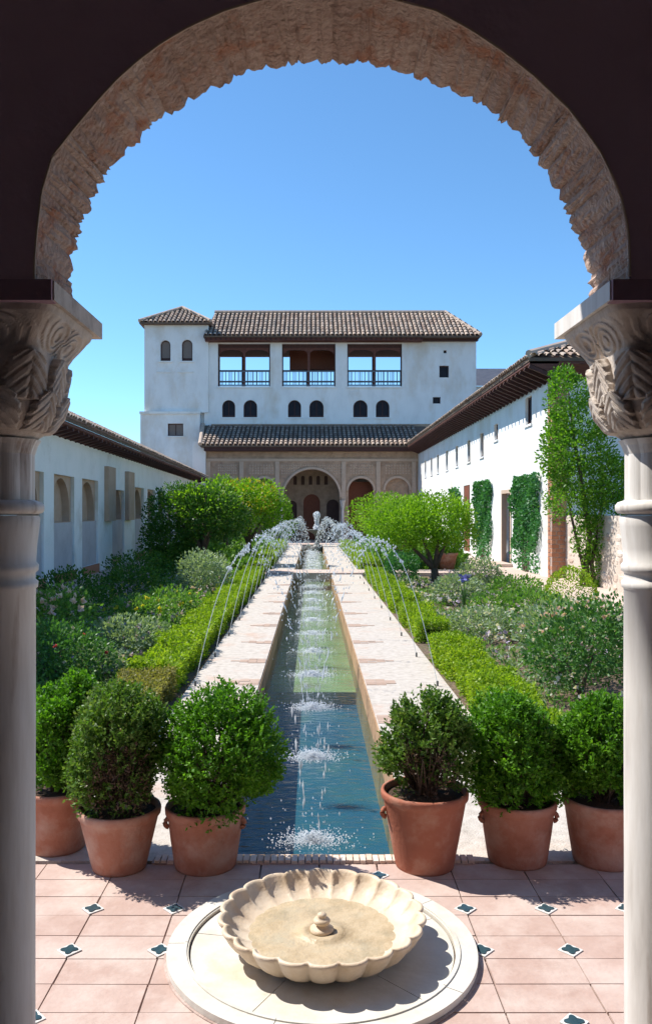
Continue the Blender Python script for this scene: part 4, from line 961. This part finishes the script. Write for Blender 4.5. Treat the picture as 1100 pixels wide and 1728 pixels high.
for i, (x0, x1, y0, y1, mk, n, lab) in enumerate([(-4.6,-1.9,8,22,'petal_mauve',260,'small mauve flowers dotted over the left bed'),(-4.4,-1.9,8,20,'petal_pink',160,'small pink flowers dotted over the left bed'),
        (2,4.6,8,22,'petal_mauve',240,'small mauve flowers dotted over the right bed'),(2,4.6,7,20,'petal_white',240,'small white flowers dotted over the right bed'),(-4.2,-1.9,10,20,'petal_yellow',60,'small yellow flowers dotted over the left bed')]):
    r = np.random.default_rng(40+i); x = r.uniform(x0,x1,n); y = y0+(y1-y0)*r.random(n); z = Zg+r.uniform(.12,.28,n); p = np.repeat(np.c_[x,y,z], 6, 0)
    o = link('small_flowers', np_mesh('small_flowers', leaves(p+r.normal(0,.012,p.shape), np.array([0,-.3,.6])+.9*unit(r.normal(size=p.shape)), .045, .9), 4), M[mk]); tag(o, lab, 'flowers', kind='stuff')

# individual shrubs
SH = [
 ('rose_bush', (2.47, 7.75), [(0,0,.52,.42,.38),(.28,.1,.55,.36,.36),(-.22,0,.42,.26,.28),(.1,0,.74,.3,.2)], 4200, .045, 'rose', [('petal_pink',22,.035),('petal_white',16,.032)], 'dark green rose bush with pale pink blooms in the right bed'),
 ('rose_bush', (3.0, 9.2), [(0,0,.30,.38,.26),(.35,0,.26,.28,.22)], 2200, .045, 'rose', [('petal_white',18,.045)], 'white flowered rose bush behind the dark green one on the right'),
 ('rose_bush', (2.55, 8.6), [(-.1,0,.46,.32,.32)], 1700, .05, 'grey', [('petal_pink',24,.045),('petal_white',10,.045)], 'grey leaved rose with pink blooms at the left rear of the dark rose bush'),
 ('rose_bush', (-3.02, 10.0), [(0,0,.5,.42,.32),(-.3,0,.45,.3,.3)], 3200, .05, 'green', [('petal_pink',46,.06)], 'pale pink flowering rose beside the left column'),
 ('rose_bush', (-2.5, 8.1), [(0,0,.36,.42,.34),(-.35,0,.34,.32,.32),(.3,0,.28,.3,.26)], 5200, .042, 'rose', [('petal_red',9,.03),('petal_white',4,.03)], 'broad leafy bush with a few red buds behind the leftmost pot'),
 ('lavender', (-2.25, 9.9), [(0,0,.24,.36,.24),(.25,.3,.22,.26,.2)], 2600, .05, 'grey', [('petal_mauve',12,.03)], 'grey green lavender mound beside the left hedge'),
 ('lavender', (-2.15, 8.3), [(0,0,.2,.3,.2)], 1600, .045, 'grey', [('petal_blue',8,.03)], 'low mound with bluish flowers against the nearest left hedge'),
 ('perennial', (-2.45, 12.1), [(0,0,.26,.42,.26)], 2000, .05, 'green', [('petal_yellow',10,.05),('petal_mauve',6,.04)], 'green clump with yellow heads beside the left hedge'),
 ('perennial', (-2.3, 13.6), [(0,0,.25,.42,.24)], 1700, .055, 'green', [('petal_yellow',8,.045)], 'yellow flowering clump farther along the left hedge'),
 ('silver_shrub', (-2.35, 17.4), [(0,0,.42,.42,.46),(.2,.3,.35,.35,.36)], 3400, .06, 'grey', None, 'tall silvery green shrub in front of the left tree'),
 ('silver_shrub', (-2.5, 19.8), [(0,0,.35,.5,.38)], 2200, .065, 'grey', None, 'silvery shrub half behind the taller silver one'),
 ('dark_shrub', (-4.4, 15.2), [(0,0,.3,.55,.36)], 2200, .06, 'tree_dark', None, 'dark low shrub against the ledge of the left wing'),
 ('dark_shrub', (-3.6, 16.6), [(0,0,.28,.7,.34)], 2400, .06, 'tree_dark', [('petal_mauve',8,.04)], 'dark shaded shrub in the middle of the left bed'),
 ('dark_shrub', (-4.0, 19.3), [(0,0,.35,.7,.42)], 2400, .065, 'tree_dark', None, 'dark shrub at the back of the left bed before the tree'),
 ('dark_shrub', (-3.35, 12.9), [(0,0,.24,.5,.28)], 2200, .055, 'tree_dark', [('petal_pink',8,.035)], 'dark shrub with few pink flowers behind the left rose'),
 ('silver_shrub', (2.75, 15.9), [(0,0,.26,.42,.26)], 2000, .06, 'grey', None, 'bluish rounded shrub in the middle of the right bed'),
 ('silver_shrub', (3.6, 18.3), [(0,0,.34,.45,.34)], 2200, .06, 'grey', [('petal_mauve',10,.04)], 'pale shrub behind the iris near the forked tree'),
 ('silver_shrub', (2.2, 20.6), [(0,0,.35,.38,.38)], 1900, .065, 'ivy', None, 'blue green shrub beside the forked trunk'),
 ('perennial', (3.5, 13.6), [(0,0,.22,.5,.24),(-.5,.3,.18,.4,.2)], 2800, .055, 'green', [('petal_white',8,.04)], 'low green clump left of the topiary ball'),
 ('perennial', (2.35, 11.6), [(0,0,.2,.42,.2)], 2000, .05, 'grey', [('petal_white',14,.04)], 'white speckled clump beside the gap in the right hedge'),
 ('perennial', (3.2, 11.2), [(0,0,.2,.5,.22)], 2200, .05, 'green', None, 'leafy clump in the right bed behind the roses'),
 ('perennial', (3.9, 16.2), [(0,0,.22,.55,.24)], 2200, .06, 'green', [('petal_mauve',8,.04)], 'spreading clump near the wall path on the right'),
 ('dark_shrub', (2.15, 5.75), [(0,0,.2,.28,.22)], 1600, .035, 'climber', None, 'small bright shrub glimpsed between the two rightmost pots'),
]
for nm, (x, y), bl, n, ls, mk, fl, lab in SH:
    plant(nm, (x, y, Zg), bl, n, ls, M[mk], lab, 'shrub' if nm != 'rose_bush' else 'rose bush', fl=[(M[a], b, c) for a, b, c in fl] if fl else None, seed=int(x*10+y*7) % 97+1,
          trunk=[([(0,0,0),(.03,0,.2),(.12,0,.45)], [.028,.02,.008]), ([(.02,0,0),(-.06,.02,.2),(-.15,0,.4)], [.02,.015,.006])] if nm == 'rose_bush' else None)
# iris
ir = empty('iris', (2.72, 15.1, Zg), 'single blue iris standing in the right bed', 'flower')
mb = MB(); 
for k in range(5): a = k*1.25; mb.tube([(0,0,0),(.03*math.cos(a),.03*math.sin(a),.25),(.07*math.cos(a),.07*math.sin(a),.42)], [.012,.012,.003], 4)
mb.tube([(0,0,0),(0,0,.55)], .008, 5); mb.build('stem', M['rose'], ir, world=False)
link('flower', np_mesh('iris_petals', leaves(np.tile([[0,0,.56]], (14,1)), unit(RNG.normal(size=(14,3)))+np.array([0,0,.2]), .13, .6), 4), M['petal_blue'], ir, world=False)
# terracotta planter by the right path
pp = empty('terracotta_planter', (3.92, 24.6, .045), 'terracotta planter with a small leafy shrub by the cross path', 'planter')
MB().lathe([(.001,0),(.22,0),(.30,.38),(.33,.40),(.33,.47),(.29,.47),(.28,.40),(.001,.40)], n=24).build('pot', M['terra'], pp, world=False, smooth=True)
link('foliage', np_mesh('planter_leaves', crown([(0,0,.7,.38,.28)], 1500, .08), 4), M['climber'], pp, world=False)

# ------------------------------------------------------------------ fountain cup, jets and splashes
fc = empty('cup_fountain', (0.22, 41.5, 0), 'dark stone cup fountain bubbling at the far end of the channel', 'fountain')
MB().lathe([(.001,-.3),(.32,-.3),(.32,.0),(.16,.06),(.10,.2),(.09,.5),(.16,.62),(.42,.78),(.46,.84),(.40,.83),(.001,.76)], n=24).build('cup', M['stone'], fc, world=False, smooth=True)
def droplets(pts, rad, stretch=None):
    """octahedral drops"""
    n = len(pts); r = np.asarray(rad)[:,None] if hasattr(rad,'__len__') else rad; st = np.ones((n,1)) if stretch is None else np.asarray(stretch)[:,None]
    ax = [np.array(v, float) for v in ((1,0,0),(0,1,0),(-1,0,0),(0,-1,0))]; T = []
    up = np.array([0,0,1.]); 
    for k in range(4):
        a = pts+ax[k]*r; b = pts+ax[(k+1)%4]*r; T += [np.stack([a, b, pts+up*r*st], 1), np.stack([b, a, pts-up*r*st], 1)]
    return np.concatenate(T).reshape(-1, 3)
n = 420; tt = RNG.random(n); ang_ = RNG.random(n)*2*PI
hz = RNG.random(n); ww = np.interp(hz, [0,.35,.6,.85,1], [.26,.07,.13,.18,.08]); pj = np.c_[ww*tt*np.cos(ang_), ww*tt*np.sin(ang_), .80+.88*hz]
link('bubbling_water', np_mesh('bubbling_water', droplets(pj, RNG.uniform(.02,.05,n), RNG.uniform(1,2.5,n)), 3), M['foam'], fc, world=False)
ordn = ['nearest','second','third','fourth','fifth','sixth','seventh','eighth','ninth','tenth','eleventh','twelfth','thirteenth','fourteenth','fifteenth','sixteenth','seventeenth','eighteenth','nineteenth','twentieth','twenty-first','twenty-second','farthest']
jets = [d for d in JD if d > 7.5][:21]
for i, d in enumerate(jets):
    for s in (-1, 1):
        xe = (1.22 if s > 0 else 1.14)*s; zp = 1.46+random.uniform(-.1,.06); dr_ = random.uniform(-.1,.1)
        t = empty('water_jet', (xe, d, 0), '%s arching water jet from the %s edge of the channel' % (ordn[min(i,22)], 'left' if s < 0 else 'right'), 'water jet', 'arching jets over the channel')
        par = lambda u: (-(xe-.04*s)*u, dr_*u, 4*zp*u*(1-u)+.02-.22*u*u)
        mb2 = MB(); mb = MB(); us = np.linspace(0, .36, 10); mb.tube([par(u) for u in us], [.003+.00008*d+.002*u for u in us], 5)
        MB().tube([(0,0,-.02),(0,0,.05)], .012, 6).build('nozzle', M['stone'], t, world=False)
        sg = 0.36
        while sg < .98:
            ln = random.uniform(.008,.03)
            if random.random() < .72: 
                q_ = [Vector(tuple(np.array(par(sg+ln*v))+RNG.normal(0,.006,3))) for v in (0,.5,1)]; mb2.tube(q_, [.003,.006+.00022*d,.002], 4)
            sg += ln+random.uniform(.004,.03)
        mb.build('stream', M['spray'], t, world=False); mb2.build('broken_stream', M['foam'], t, world=False)['kind'] = 'stuff'
        m_ = 130 if d < 20 else 60; u = np.clip(RNG.normal(.58,.2,m_), .3, 1); p = np.array([par(v) for v in u])+RNG.normal(0,1,(m_,3))*(.012+.05*(u-.3)[:,None])
        link('droplets', np_mesh('droplets', droplets(p, RNG.uniform(.003,.008,m_)+.00018*d, RNG.uniform(1,2.6,m_)), 3), M['spray'], t, world=False)['kind'] = 'stuff'
for i, d in enumerate([x for x in JD][:23]):
    t = empty('splash', (0, d, WL), 'white splash on the water, %s one counted from the near end' % ordn[min(i,22)], 'splash', 'splashes along the channel')
    wdt = .17 if i < 3 else .21
    for q_ in range(2):
        pass
    n = 1900 if i < 4 else 1000; a = RNG.random(n)*2*PI; rr = wdt*np.abs(RNG.normal(0,.52,n)); p = np.c_[rr*np.cos(a)*1.25, rr*np.sin(a)*.6, RNG.random(n)**3*.06]
    link('foam', np_mesh('foam', droplets(p, RNG.uniform(.0015,.004,n)+.00022*d), 3), M['foam'], t, world=False)
    n = 90; rr = np.abs(RNG.normal(0,.2,n)); a = RNG.random(n)*2*PI; p = np.c_[rr*np.cos(a), rr*np.sin(a), RNG.random(n)**2*.22]; k = np.abs(p[:,0]) < .48
    p = p[k]; link('droplets', np_mesh('droplets', droplets(p, RNG.uniform(.003,.006,len(p)), RNG.uniform(1,3,len(p))), 3), M['spray'], t, world=False)['kind'] = 'stuff'
    if i < 5:    # falling strings of drops over the nearest splashes
        n = 26; s_ = RNG.choice([-1,1], n); z = RNG.random(n)**1.2*.75; p = np.c_[s_*(.03+z*.10)+RNG.normal(0,.01,n), RNG.normal(0,.03,n), z]
        link('droplets', np_mesh('falling_drops', droplets(p, RNG.uniform(.004,.007,n), RNG.uniform(3,8,n)), 3), M['foam'], t, world=False)['kind'] = 'stuff'
